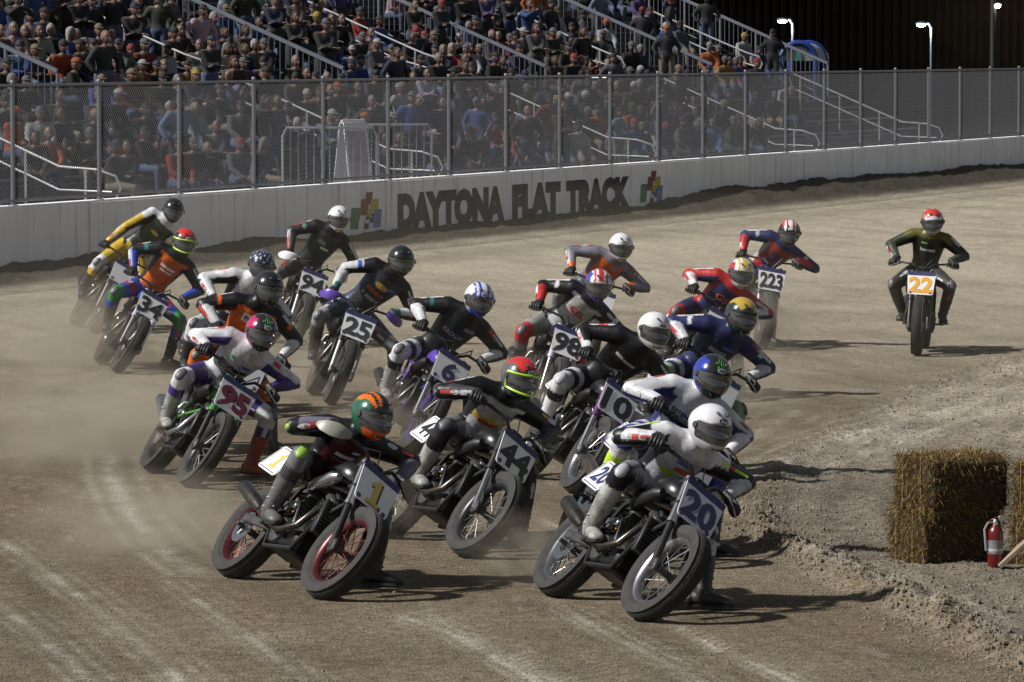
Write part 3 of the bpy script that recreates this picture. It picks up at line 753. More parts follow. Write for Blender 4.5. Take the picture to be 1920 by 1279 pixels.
def wheel(name, x, w, sp, parent, M=None, front=True):
    key = (front,)
    if key not in WHEEL:
        t = MB(); t.lathe(tyre_profile(w), (0, 0, 0), (0, 1, 0), 56, closed=True)
        tyre = t.mesh("tyre", mat("dusty_rubber", (.034, .032, .030), .8, var=.45, scale=11, bump=.5, bscale=55), 28)
        r = MB(); q = w * .33
        r.lathe([(.236, -q), (.246, -q), (.246, -q + .012), (.222, -q * .5), (.218, 0), (.222, q * .5), (.246, q - .012), (.246, q), (.236, q), (.212, q * .5), (.208, 0), (.212, -q * .5)], (0, 0, 0), (0, 1, 0), 48, closed=True)
        h = MB(); h.lathe([(.012, -.075), (.030, -.075), (.036, -.055), (.024, -.045), (.024, .045), (.036, .055), (.030, .075), (.012, .075)], (0, 0, 0), (0, 1, 0), 18)
        s = MB()
        for i in range(24):
            a = 2 * math.pi * i / 24; sd = 1 if i % 2 else -1; b = a + .30 * (1 if (i // 2) % 2 else -1)
            s.tube([(.032 * math.cos(b), sd * .05, .032 * math.sin(b)), (.214 * math.cos(a), sd * .006, .214 * math.sin(a))], .0034, 5, cap=False)
        d = MB(); d.lathe([(.055, -.002), (.115, -.002), (.115, .002), (.055, .002)], (0, -.078 if not front else .078, 0), (0, 1, 0), 28, closed=True)
        for i in range(5):
            a = 1.2566 * i; d.tube([(.02 * math.cos(a), -.076 if not front else .076, .02 * math.sin(a)), (.06 * math.cos(a), -.078 if not front else .078, .06 * math.sin(a))], .008, 5)
        k = MB(); k.lathe([(.04, -.003), (.105, -.003), (.11, 0), (.105, .003), (.04, .003)], (0, .082, 0), (0, 1, 0), 36)
        WHEEL[key] = (tyre, r, h, s, d, k)
    tyre, r, h, s, d, k = WHEEL[key]
    T = (M or Matrix.Identity(4)) @ Matrix.Translation((x, 0, RW)) @ Matrix.Rotation(random.random() * 6, 4, 'Y')
    rim = r.build(name, sp['rim'], parent, T)
    link("tyre", tyre, rim); s.build("spokes", sp['spoke'], rim, sharp=None); h.build("hub", alloy(), rim)
    if not front:
        d.build("brake_disc", chrome(), rim); k.build("sprocket", alloy(), rim)
    return rim
def loft(mb, secs, n=18, mi=0, pw=2.4):
    """secs: (centre, half width y, half height z) along x, super-elliptic rings"""
    out = []
    for c, a, b in secs:
        ring = []
        for k in range(n):
            t = 2 * math.pi * k / n; ct, s_ = math.cos(t), math.sin(t)
            ring.append(V(c) + V((0, a * math.copysign(abs(ct) ** (2 / pw), ct), b * math.copysign(abs(s_) ** (2 / pw), s_))))
        out.append(ring)
    mb.rings(out, mi)
def round_plate(mb, w, h, r, th, M, mi=0, taper=0.0, n=5):
    pts = []
    for cx, cy, a0 in ((1, 1, 0), (-1, 1, 90), (-1, -1, 180), (1, -1, 270)):
        for k in range(n):
            a = rad(a0 + 90 * k / (n - 1)); x = cx * (w / 2 - r) + r * math.cos(a); y = cy * (h / 2 - r) + r * math.sin(a)
            pts.append((x * (1 + taper * y / h), y))
    N = len(pts)
    vs = [M @ V((x, y, 0)) for x, y in pts] + [M @ V((x, y, th)) for x, y in pts]
    mb.add(vs, [tuple(range(N - 1, -1, -1)), tuple(range(N, 2 * N))] + [(i, (i + 1) % N, N + (i + 1) % N, N + i) for i in range(N)], mi)

def make_bike(sp):
    """sp: front contact pixel, yaw, lean, steer, number, colours -> Empty + parts; returns frame data for the rider"""
    G = ground(*sp['front']); yaw = rad(sp['yaw']); lean = rad(sp['lean'])
    h = V((math.sin(yaw), -math.cos(yaw), 0)); z = V((0, 0, 1)); y = z.cross(h)
    org = G - h * 0.70; org.z = .055 * (1 - math.cos(lean)) + .004
    M = basis(org, h, y, z) @ Matrix.Rotation(-lean, 4, 'X')
    root = thing("motorcycle", sp['blabel'], "motorcycle", M, "racing motorcycles on the track")
    bk, sb, ch, al = gloss_black(), satin_black(), chrome(), alloy()
    body = sp.get('body') or gloss_black()
    piv = V((0.645, 0, RW)); st = rad(sp.get('steer', 0))
    S = Matrix.Translation(piv) @ Matrix.Rotation(st, 4, SA) @ Matrix.Translation(-piv)
    wheel("rear_wheel", -.70, .14, sp, root, None, False)
    wheel("front_wheel", .70, .12, sp, root, S, True)
    # fork, clamps, handlebar
    for sy in (-.105, .105):
        a = V((.70, sy, RW))
        mb = MB(); mb.tube([a + SA * .31, a + SA * .35, a + SA * .66], [.031, .029, .029], 14); mb.tube([a + SA * .31, a + SA * .335], .034, 14)
        f = mb.build("fork_leg", sp.get('fork') or sb, root, S)
        mb = MB(); mb.tube([a + SA * -.03, a + SA * .36], [.025, .023], 12); mb.build("slider", sp.get('slider') or ch, f)
        mb = MB(); mb.box(a + SA * -.01 + V((.01, 0, 0)), (.07, .035, .09), Matrix.Rotation(-RAKE, 3, 'Y'), ch=.01); mb.build("axle_lug", al, f)
        if sp.get('forkband'):
            mb = MB()
            for q in (.37, .42, .47, .52): mb.tube([a + SA * q, a + SA * (q + .03)], .0305, 14)
            mb.build("fork_decal", sp['forkband'], f)
    mb = MB(); mb.tube([(.70, -.13, RW), (.70, .13, RW)], .012, 10); mb.build("axle", ch, root, S)
    mb = MB()
    for q in (.45, .62): mb.box(V((.685, 0, RW)) + SA * q, (.075, .27, .035), Matrix.Rotation(-RAKE, 3, 'Y'), ch=.01)
    mb.build("triple_clamp", sb, root, S)
    bc = V((.665, 0, RW)) + SA * .685
    gl, gr = bc + V((-.17, .385, .03)), bc + V((-.17, -.385, .03))
    mb = MB(); pts = [gr, bc + V((-.105, -.26, .06)), bc + V((-.01, -.12, .05)), bc + V((0, -.06, 0)), bc + V((0, .06, 0)), bc + V((-.01, .12, .05)), bc + V((-.105, .26, .06)), gl]
    mb.tube(pts, .0125, 10); mb.box(bc, (.05, .10, .045), ch=.008); bar = mb.build("handlebar", sb, root, S)
    for g_, sg in ((gl, 1), (gr, -1)):
        d = (g_ - (bc + V((-.105, sg * .26, .06)))).normalized()
        mb = MB(); mb.tube([g_ - d * .125, g_ + d * .01], .018, 12); mb.tube([g_ - d * .135, g_ - d * .125], .026, 12); mb.build("grip", mat("grip_rubber", (.015, .015, .015), .8), bar)
        mb = MB(); mb.tube([g_ - d * .17 + V((.03, 0, 0)), g_ - d * .10 + V((.065, 0, -.01)), g_ + V((.06, 0, -.02))], [.008, .006, .005], 6); mb.build("lever", ch if sg > 0 else sb, bar)
        if sp.get('guard'):
            mb = MB(); out = []
            for q, wz, fx in ((-.17, .018, .03), (-.11, .040, .070), (-.03, .048, .080), (.03, .038, .055), (.055, .014, .01)):
                c = g_ + d * q + V((fx, 0, 0)); out.append([c + V((0, 0, wz)), c + V((.012, 0, 0)), c + V((0, 0, -wz * 1.1)), c + V((-.008, 0, 0))])
            mb.rings(out); mb.build("hand_guard", sp['guard'], bar, sharp=60)
    mb = MB(); mb.tube([bc + V((.0, .14, .05)), bc + V((.10, .10, .10)), bc + V((.11, .0, -.02)), V((.5, .03, .70))], .006, 6); mb.tube([bc + V((0, -.15, .05)), bc + V((.09, -.08, .08)), bc + V((.06, .02, -.10))], .005, 6); mb.build("cable", sb, root, S)
    # front plate
    N = V((math.cos(RAKE), 0, math.sin(RAKE))); pc = V((.70, 0, RW)) + SA * .475 + N * .072
    PM = basis(pc, V((0, 1, 0)), SA, N)
    pw_, ph = .30, .265
    mb = MB(); round_plate(mb, pw_, ph, .025, .006, PM, 0, .12)
    plate = mb.build("front_number_plate", sp.get('plate') or mat("plate_white", (.74, .74, .76), .45, var=.06), root, S)
    mb = MB(); round_plate(mb, pw_ * 1.06, .045, .006, .004, PM @ Matrix.Translation((0, ph * .46, .0065))); mb.build("sponsor_strip", mat("strip_navy", (.03, .035, .12), .5, var=.6, scale=30), plate)
    for sx in (-1, 1):
        mb = MB(); mb.lathe([(.001, .010), (.016, .009), (.018, .0065)], PM @ V((sx * pw_ * .37, -ph * .40, 0)), N, 14); mb.build("round_sticker", mat("sticker_blue_red", (.12, .05, .14), .5, var=.6, scale=60), plate)
    mb = MB(); mb.tube([PM @ V((-.1, -.02, -.005)), V((.70, -.105, RW)) + SA * .475], .008, 6); mb.tube([PM @ V((.1, -.02, -.005)), V((.70, .105, RW)) + SA * .475], .008, 6); mb.build("plate_bracket", sb, plate)
    num = sp['num']
    if num:
        if sp.get('numshade'):
            flat_text("number_shadow", num, PM @ Matrix.Translation((.012, -.022, .0075)), sp['numshade'], w=min(pw_ * .80, .125 * len(num)), h=.185, bold=.06, parent=plate, shear=sp.get('shear', 0))
        flat_text("number", num, PM @ Matrix.Translation((0, -.015, .0095)), sp['numcol'], w=min(pw_ * .90, .135 * len(num) if num != '1' else .11), h=.19, bold=sp.get('bold', .04), parent=plate, shear=sp.get('shear', 0))
    # frame
    mb = MB(); hd = V((.41, 0, .83)); 
    mb.tube([V((.45, 0, .74)), V((.40, 0, .86))], .032, 12)
    for sy in (-1, 1):
        mb.tube([hd, (.20, sy * .13, .80), (-.12, sy * .13, .66), (-.24, sy * .12, .42)], .017, 8)
        mb.tube([hd + V((.03, 0, -.08)), (.30, sy * .10, .48), (.24, sy * .12, .24), (-.15, sy * .12, .22), (-.24, sy * .12, .40)], .016, 8)
        mb.tube([(-.05, sy * .12, .70), (-.40, sy * .10, .76), (-.66, sy * .07, .83)], .012, 8)
        mb.tube([(-.24, sy * .12, .46), (-.55, sy * .08, .78)], .012, 8)
    mb.build("frame", sp.get('frame') or sb, root)
    mb = MB()
    for sy in (-1, 1): mb.box(V((-.465, sy * .105, .375)), (.50, .028, .06), Matrix.Rotation(rad(4), 3, 'Y'), ch=.008)
    mb.tube([(-.24, -.13, .40), (-.24, .13, .40)], .03, 10); mb.tube([(-.70, -.13, RW), (-.70, .13, RW)], .014, 10); mb.box((-.33, 0, .40), (.06, .2, .05), ch=.01); mb.build("swingarm", sp.get('swing') or al, root)
    mb = MB(); mb.tube([(-.30, 0, .45), (-.20, 0, .68)], .024, 10)
    for i in range(7): mb.lathe([(.028, -.006), (.040, 0), (.028, .006)], V((-.295, 0, .47)) + V((.09, 0, .20)) * (i / 7), V((.09, 0, .2)), 12)
    mb.build("shock_absorber", sp.get('accent') or mat("spring_yellow", (.5, .32, .03), .4), root)
    # engine
    mb = MB(); mb.box((.02, 0, .35), (.44, .25, .25), ch=.04); mb.box((-.16, 0, .40), (.20, .22, .20), ch=.04); mb.box((.10, 0, .24), (.30, .20, .06), ch=.02)
    eng = mb.build("engine", mat("engine_black", (.011, .011, .011), .45, .4, var=.4, bump=.2), root)
    for tilt, cx in ((30, .10), (-32, -.02)):
        R3 = Matrix.Rotation(rad(tilt), 3, 'Y'); ax = R3 @ V((0, 0, 1)); b0 = V((cx, 0, .44))
        mb = MB()
        for i in range(8): mb.box(b0 + ax * (.03 + .022 * i), (.155, .165, .010), R3, ch=.003)
        mb.box(b0 + ax * .10, (.12, .13, .2), R3); mb.box(b0 + ax * .235, (.15, .17, .075), R3, ch=.02); mb.build("cylinder", al, eng)
        mb = MB(); mb.box(b0 + ax * .29, (.11, .13, .035), R3, ch=.012); mb.build("rocker_cover", ch if sp.get('shiny') else sb, eng)
    for sy in (-1, 1):
        mb = MB(); mb.lathe([(.001, .035), (.06, .034), (.088, .022), (.095, 0)], (-.05 if sy < 0 else .06, sy * .125, .34), (0, sy, 0), 28); mb.lathe([(.001, .02), (.045, .018), (.055, 0)], (.12 if sy < 0 else -.13, sy * .125, .36), (0, sy, 0), 20); mb.build("engine_cover", al if sy < 0 else sb, eng)
    mb = MB(); mb.box((.335, 0, .50), (.045, .26, .25), Matrix.Rotation(rad(-14), 3, 'Y'), ch=.008)
    for i in range(9): mb.box(V((.362 - .0, 0, .40 + .024 * i)) + V((-.006 * (i - 4), 0, 0)), (.012, .23, .006), Matrix.Rotation(rad(-14), 3, 'Y'))
    mb.build("radiator", sb, root)
    # exhaust: two headers sweeping back on the right, cone muffler
    ex = sp.get('pipe') or mat("exhaust_steel", (.15, .135, .12), .38, 1.0, var=.5)
    for pts in ([(.20, -.05, .62), (.29, -.13, .55), (.25, -.18, .38), (.08, -.19, .32), (-.20, -.19, .36), (-.36, -.185, .42)], [(-.12, -.06, .64), (-.19, -.15, .60), (-.18, -.185, .48), (-.26, -.19, .42), (-.38, -.185, .44)]):
        mb = MB(); mb.tube(pts, .022, 10); mb.build("exhaust_pipe", ex, root)
    mb = MB(); a = V((-.36, -.19, .43)); d = V((-.40, -.02, .13)); mb.tube([a, a + d * .15, a + d * .3, a + d * .95, a + d], [.026, .036, .048, .050, .040], 16); mu = mb.build("muffler", ex, root)
    mb = MB(); mb.tube([a + d * .99, a + d * 1.02], .034, 14); mb.build("outlet", mat("soot", (.008, .008, .008), .9), mu)
    # chain
    mb = MB(); A, B = V((-.70, .105, RW)), V((-.20, .105, .38)); mb.tube([A + V((0, 0, .105)), B + V((0, 0, .04))], .008, 6); mb.tube([A - V((0, 0, .105)), B - V((0, 0, .04))], .008, 6); mb.build("chain", sb, root)
    # tank, seat, tail, plates
    mb = MB(); loft(mb, [((.335, 0, .84), .03, .03), ((.30, 0, .845), .085, .07), ((.20, 0, .86), .125, .095), ((.06, 0, .845), .115, .085), ((-.06, 0, .825), .075, .06), ((-.10, 0, .82), .04, .03)], 20)
    tank = mb.build("fuel_tank", body, root, sharp=60)
    mb = MB(); mb.lathe([(.001, .02), (.030, .018), (.034, 0)], (.18, 0, .95), (0.1, 0, 1), 16); mb.build("filler_cap", ch, tank)
    mb = MB(); loft(mb, [((-.04, 0, .80), .05, .02), ((-.10, 0, .80), .085, .03), ((-.30, 0, .79), .115, .035), ((-.46, 0, .815), .11, .035), ((-.50, 0, .85), .10, .05)], 16); mb.build("seat", mat("seat_vinyl", (.014, .014, .015), .6, bump=.3), root, sharp=60)
    mb = MB(); loft(mb, [((-.44, 0, .80), .10, .035), ((-.56, 0, .835), .12, .05), ((-.70, 0, .88), .10, .045), ((-.80, 0, .915), .05, .02)], 16); tail = mb.build("tail_section", body, root, sharp=60)
    for sy in (-1, 1):
        upv = V((0, -sy * -.30, .95)).normalized(); upv = V((0, sy * -.34, .94)).normalized(); xv = V((1, 0, -.18 * 1)).normalized() if sy < 0 else V((-1, 0, .18)).normalized()
        upv = (upv - xv * upv.dot(xv)).normalized(); nv = xv.cross(upv)
        SM = basis(V((-.60, sy * .165, .80)), xv, upv, nv)
        mb = MB(); round_plate(mb, .33, .225, .03, .006, SM); p = mb.build("side_number_plate", sp.get('plate') or mat("plate_white", (.74, .74, .76), .45, var=.06), root)
        mb = MB()
        # thin dark keyline
        for (cx, cy, w_, h_) in ((0, .097, .28, .006), (0, -.097, .28, .006), (-.15, 0, .006, .17), (.15, 0, .006, .17)): round_plate(mb, w_, h_, .002, .0015, SM @ Matrix.Translation((cx, cy, .0062)), n=2)
        mb.build("keyline", mat("keyline_navy", (.02, .02, .05), .5), p)
        if num: flat_text("number", num, SM @ Matrix.Translation((0, 0, .0085)), sp['numcol'], w=min(.26, .11 * len(num) if num != '1' else .10), h=.14, bold=.03, parent=p)
        mb = MB(); mb.tube([SM @ V((0, 0, -.002)), V((-.58, sy * .08, .81))], .01, 6); mb.build("plate_stay", sb, p)
    # air intake, pegs, small bits
    mb = MB(); mb.tube([(.02, -.13, .66), (.06, -.15, .68), (.26, -.15, .77), (.30, -.14, .785)], [.03, .042, .042, .03], 16); mb.build("air_intake", sp.get('intake') or sb, root)
    for sy, zz in ((-1, .33), (1, .31)):
        mb = MB(); mb.tube([(-.14, sy * .13, zz), (-.14, sy * .24, zz)], .012, 8); mb.box((-.14, sy * .20, zz), (.05, .08, .02), ch=.004); mb.build("foot_peg", al, root)
    mb = MB(); mb.tube([(-.13, -.16, .33), (.02, -.18, .30)], .007, 6); mb.build("brake_pedal", ch, root)
    mb = MB(); mb.box((-.02, -.16, .52), (.12, .03, .05), ch=.008); mb.box((-.10, -.15, .50), (.06, .05, .08), ch=.01); mb.tube([(.0, -.14, .56), (.10, -.17, .50), (.14, -.16, .40)], .009, 6); mb.build("engine_fittings", ch, root)
    if sp.get('stripe'):
        mb = MB(); mb.tube([(.33, -.125, .60), (.02, -.165, .50), (-.10, -.16, .46)], .012, 6); mb.tube([(.30, -.10, .78), (.0, -.14, .66), (-.22, -.13, .47)], .020, 8); mb.build("frame_tube_trim", sp['stripe'], root)
    WS = M @ S
    return dict(M=M, root=root, gl=WS @ gl, gr=WS @ gr, gdl=(WS.to_3x3() @ (gl - (bc + V((-.105, .26, .06))))).normalized(), gdr=(WS.to_3x3() @ (gr - (bc + V((-.105, -.26, .06))))).normalized(), h=h, left=y, org=org, fwd=WS.to_3x3() @ V((1, 0, 0)))
# ================================================================== people
def ik(a, b, l1, l2, pole):
    d = b - a; L = d.length
    if L > (l1 + l2) * .995: k = L / (l1 + l2) * 1.006; l1 *= k; l2 *= k
    u = d.normalized(); x = (l1 * l1 - l2 * l2 + L * L) / (2 * L); h = math.sqrt(max(l1 * l1 - x * x, 1e-6))
    p = pole - u * pole.dot(u)
    if p.length < 1e-4: p = V((0, 0, 1)) - u * u.z
    return a + u * x + p.normalized() * h
def body_mesh(name, J, voxel, bulk=1.0, smooth=4):
    """one continuous skin over the joints J; returns mesh plus bone id / param per vertex"""
    mb = MB()
    P, Cc, N = J['pelvis'], J['chest'], J['neck']
    right = J['right']; hr = J['hipright']
    secs = [(P + (P - Cc).normalized() * .09, .115, .085, hr), (P, .165, .120, hr), (P.lerp(Cc, .45), .145, .105, (hr + right).normalized()), (Cc, .180, .125, right), (Cc.lerp(N, .55), .185, .110, right), (Cc.lerp(N, .85), .12, .085, right), (N, .065, .065, right), (N + (N - Cc).normalized() * .05, .055, .055, right)]
    rings = []
    for i, (c, a, b, r) in enumerate(secs):
        d = (secs[min(i + 1, len(secs) - 1)][0] - secs[max(i - 1, 0)][0]).normalized()
        r = (r - d * r.dot(d)).normalized(); f = r.cross(d)
        rings.append([c + r * (a * bulk * math.cos(t)) + f * (b * bulk * math.sin(t)) for t in [2 * math.pi * k / 20 for k in range(20)]])
    mb.rings(rings)
    bones = [('torso', P, N, .16)]
    for s in ('L', 'R'):
        sh, el, wr = J['sh' + s], J['el' + s], J['wr' + s]
        inn = Cc.lerp(N, .7)
        b = bulk
        mb.tube([inn.lerp(sh, .35), sh, sh.lerp(el, .3), sh.lerp(el, .65), el], [.07 * b, .080 * b, .072 * b, .063 * b, .057 * b], 14); mb.ell(sh, (.078 * b,) * 3, n=14)
        mb.ell(el, (.058 * b,) * 3, n=12); mb.tube([el, el.lerp(wr, .3), el.lerp(wr, .75), wr], [.056 * b, .058 * b, .046 * b, .039 * b], 14)
        hp, kn, an = J['hip' + s], J['kn' + s], J['an' + s]
        mb.ell(hp, (.105 * b,) * 3, n=14); mb.tube([hp, hp.lerp(kn, .35), hp.lerp(kn, .7), kn], [.104 * b, .098 * b, .080 * b, .068 * b], 14); mb.ell(kn, (.070 * b,) * 3, n=12)
        mb.tube([kn, kn.lerp(an, .3), kn.lerp(an, .7), an], [.067 * b, .068 * b, .053 * b, .044 * b], 14)
        bones += [('uarm' + s, sh, el, .07), ('farm' + s, el, wr, .055), ('thigh' + s, hp, kn, .095), ('shank' + s, kn, an, .06)]
    o = mb.build(name, mat("skin_tmp", (1, 1, 1)), sharp=None)
    r = o.modifiers.new("r", 'REMESH'); r.mode = 'VOXEL'; r.voxel_size = voxel; r.use_smooth_shade = True
    s = o.modifiers.new("s", 'SMOOTH'); s.factor = .5; s.iterations = smooth
    me = evaluated(o); old = o.data; bpy.data.objects.remove(o); bpy.data.meshes.remove(old)
    me.materials.clear(); me.name = name
    co = np.empty(len(me.vertices) * 3, np.float32); me.vertices.foreach_get('co', co); co = co.reshape(-1, 3)
    best = np.full(len(co), 1e9); bid = np.zeros(len(co), int); par = np.zeros(len(co)); off = np.zeros((len(co), 3))
    for i, (n_, a, b, rr) in enumerate(bones):
        a_ = np.array(a); d = np.array(b - a); t = ((co - a_) @ d) / (d @ d); tc = np.clip(t, 0, 1); q = co - (a_ + tc[:, None] * d)
        ds = np.sqrt((q * q).sum(1)) / rr; m = ds < best; best[m] = ds[m]; bid[m] = i; par[m] = tc[m]; off[m] = q[m]
    return me, co, [b[0] for b in bones], bid, par, off
def set_col(me, colr):
    a = me.attributes.new('col', 'FLOAT_COLOR', 'POINT')
    a.data.foreach_set('color', np.concatenate([colr, np.ones((len(colr), 1))], 1).astype(np.float32).ravel())
def col_to_np(c): return np.array(c, float)
def paint_suit(me, co, names, bid, par, off, J, pal):
    n = len(co); out = np.zeros((n, 3)); blk = col_to_np((.014, .014, .016))
    g = lambda k, d=None: col_to_np(pal.get(k) or pal.get(d) or pal['main'])
    right = np.array(J['right']); fr = np.array(J['front']); up = np.array((J['neck'] - J['pelvis']).normalized())
    lat = off @ right; fro = off @ fr
    for i, nm in enumerate(names):
        m = bid == i; t = par; base = nm.rstrip('LR')
        if base == 'torso':
            out[m] = g('torso'); f = m & (fro > -.01) & (np.abs(lat) < .135) & (t > .28) & (t < .86); out[f] = g('chest', 'torso')
            if 'band' in pal: f = m & (fro > -.01) & (t > .44) & (t < .52); out[f] = g('band')
            out[m & (t > .86)] = g('shoulder', 'torso'); out[m & (t < .14)] = g('thigh')
            out[m & (np.abs(lat) > .13) & (t < .8)] = g('side', 'inner')
        elif base == 'uarm':
            out[m] = g('uarm'); out[m & (t < .34)] = g('shoulder', 'uarm')
            if 'cuff' in pal: out[m & (t > .42) & (t < .55)] = g('cuff')
            inner = off @ np.array((0, 0, -1.)) ; out[m & (inner > .006)] = g('inner')
        elif base == 'farm':
            out[m] = g('farm' + nm[-1], 'farm'); out[m & (t < .16)] = g('elbow', 'farm')
            if 'wrist' in pal: out[m & (t > .74)] = g('wrist')
            inner = off @ np.array((0, 0, -1.)); out[m & (inner > .014)] = g('inner')
        elif base == 'thigh':
            out[m] = g('thigh'); out[m & (t > .80)] = g('knee', 'thigh')
            if 'thighband' in pal: out[m & (t > .42) & (t < .60)] = g('thighband')
        else:
            out[m] = g('shin', 'thigh'); out[m & (t < .2)] = g('knee', 'shin')
    set_col(me, out)
def bake_decal(name, body, bvh, verts2, faces, c, x, y, n, mt, parent, lift=.004):
    vs = []
    for a, b in verts2:
        o = c + x * float(a) + y * float(b) + n * .35
        hit = bvh.ray_cast(o, -n, .8)
        if hit[0] is None: return None
        vs.append(hit[0] + n * lift)
    mb = MB(); mb.add(vs, faces); return link(name, mb.mesh(name, mt, None, fix=False), parent)
def subdiv_rect(w, h, k=4, ell=False):
    if ell:
        pts = [(0, 0)] + [(w / 2 * math.cos(a), h / 2 * math.sin(a)) for a in np.linspace(0, 2 * math.pi, 17)[:-1]]
        return pts, [(0, 1 + i, 1 + (i + 1) % 16) for i in range(16)]
    pts = [(-w / 2 + w * i / k, -h / 2 + h * j / k) for i in range(k + 1) for j in range(k + 1)]
    return pts, [(i * (k + 1) + j, (i + 1) * (k + 1) + j, (i + 1) * (k + 1) + j + 1, i * (k + 1) + j + 1) for i in range(k) for j in range(k)]

# ---- helmets
def helmet_pt(az, el, off=0.0):
    """az 0 = front; local x front, y left, z up"""
    ca, sa = math.cos(az), math.sin(az); ce, se = math.cos(el), math.sin(el)
    fx = .142 if ca > 0 else .150
    x = fx * ce * ca; y = .122 * ce * sa; z = .138 * se
    fr = max(0, ca) ** 1.5
    if el < 0:                                    # chin bar comes forward and down, sides tuck in
        k = min(1, -el / .9)
        x += fr * .034 * math.sin(min(1, k * 1.3) * math.pi / 2); y *= 1 - .10 * k; z *= 1 + .05 * fr
        if ca < 0: x *= 1 - .18 * k
    else: x -= .012 * fr * (1 - abs(se))
    p = V((x, y, z)); 
    return p + p.normalized() * off
def make_helmet(H, look, up, pal, parent, idx):
    f = look.normalized(); u = (up - f * up.dot(f)).normalized(); l = u.cross(f)
    M = basis(H, f, l, u) @ Matrix.Scale(1.06, 4)
    na, ne = 64, 34; vs = []; cols = []
    els = [rad(-62) + (rad(90) - rad(-62)) * j / ne for j in range(ne + 1)]
    def port(az, el): return abs(az) < rad(76) and rad(-24) < el - .10 * abs(az) * 0 < rad(21) - .10 * abs(az)
    for el in els:
        for i in range(na):
            az = -math.pi + 2 * math.pi * i / na
            inp = port(az, el)
            p = helmet_pt(az, min(el, rad(89.5)), -.012 if inp else 0.0)
            vs.append(p); cols.append(pal(az, el, p))
    fs = [(j * na + i, j * na + (i + 1) % na, (j + 1) * na + (i + 1) % na, (j + 1) * na + i) for j in range(ne) for i in range(na)]
    fs.append(tuple(ne * na + i for i in range(na)))
    mb = MB(); mb.add(vs, fs)
    # lower lip turned inward
    lip = [helmet_pt(-math.pi + 2 * math.pi * i / na, els[0]) * .86 + V((0, 0, -.004)) for i in range(na)]
    k0 = len(mb.v); mb.v.extend([tuple(q) for q in lip]); cols += [(.012, .012, .012)] * na
    for i in range(na): mb.f.append((i, k0 + i, k0 + (i + 1) % na, (i + 1) % na)); mb.m.append(0)
    me = mb.mesh("helmet", attr_mat("helmet_lacquer", .22, .06, 8.0, 0.0, 10, coat=.5), 75)
    set_col(me, np.array(cols))
    he = link("helmet", me, parent, M)
    # visor
    mb = MB(); A = 22; B = 8; vv = []
    for j in range(B + 1):
        for i in range(A + 1):
            az = rad(-79) + rad(158) * i / A; t = rad(22) - .10 * abs(az); b = rad(-25); el = b + (t - b) * j / B
            vv.append(helmet_pt(az, el, .0045))
    mb.add(vv, [(j * (A + 1) + i, j * (A + 1) + i + 1, (j + 1) * (A + 1) + i + 1, (j + 1) * (A + 1) + i) for j in range(B) for i in range(A)])
    mb.build("visor", mat("smoked_visor", (.045, .043, .042), .07, 0.0, var=.15, scale=5, coat=1.0, spec=.9), he, sharp=80)
    if pal.trim:
        mb = MB(); rim = [helmet_pt(rad(-80) + rad(160) * i / A, (rad(23.5) - .10 * abs(rad(-80) + rad(160) * i / A)), .006) for i in range(A + 1)] + [helmet_pt(rad(80) - rad(160) * i / A, rad(-26.5), .006) for i in range(A + 1)]
        mb.tube(rim + [rim[0]], .0085, 6); mb.build("eyeport_trim", pal.trim, he)
    for s in (-1, 1):
        p = helmet_pt(s * rad(80), rad(2), .004); mb = MB(); mb.lathe([(.001, .008), (.018, .007), (.022, 0)], p, V((p.x * .3, p.y, 0)), 16); mb.build("visor_pivot", mat("pivot_plastic", (.05, .05, .05), .4), he)
    for s in (-1, 0, 1):
        p = helmet_pt(s * rad(20), rad(-40), .002); mb = MB(); mb.ell(p, (.008, .013, .006), n=10); mb.build("chin_vent", mat("vent_dark", (.03, .03, .03), .5), he)
    # top vents and brow badge
    for s in (-1, 1):
        p = helmet_pt(s * rad(24), rad(50), .004); mb = MB(); mb.ell(p, (.022, .010, .008), n=10); mb.build("vent", mat("vent_dark", (.03, .03, .03), .5), he)
    if pal.badge:
        vs2, fs2 = subdiv_rect(.075, .034, ell=True); q = []
        for a, b in vs2: q.append(helmet_pt(a / .128, rad(31) + b / .13, .0035))
        mb = MB(); mb.add(q, fs2); mb.build("badge", mat("badge_white", (.6, .6, .6), .4) if pal.badge == 'w' else mat("badge_black", (.015, .015, .015), .4), he)
        tv, tf = text_mesh("Arai", w=.052, bold=.03); q = [helmet_pt(float(a) / .128, rad(31) + float(b) / .13, .0055) for a, b in tv]
        mb = MB(); mb.add(q, tf); link("badge_lettering", mb.mesh("badge_lettering", mat("badge_black", (.015, .015, .015), .4) if pal.badge == 'w' else mat("badge_white", (.6, .6, .6), .4), None, fix=False), he)
    if pal.claw:
        for k in range(3):
            mb = MB(); q = []
            for j in range(7):
                e = rad(36 + 7 * j); w_ = .006 + .004 * math.sin(j); az = rad(-16 + 13 * k + 2 * math.sin(j * 2))
                q += [helmet_pt(az - w_ * 5, e, .003), helmet_pt(az + w_ * 5, e, .003)]
            mb.add(q, [(2 * j, 2 * j + 1, 2 * j + 3, 2 * j + 2) for j in range(6)]); mb.build("claw_mark", mat("claw_green", (.12, .55, .06), .4), he, sharp=None)
    return he
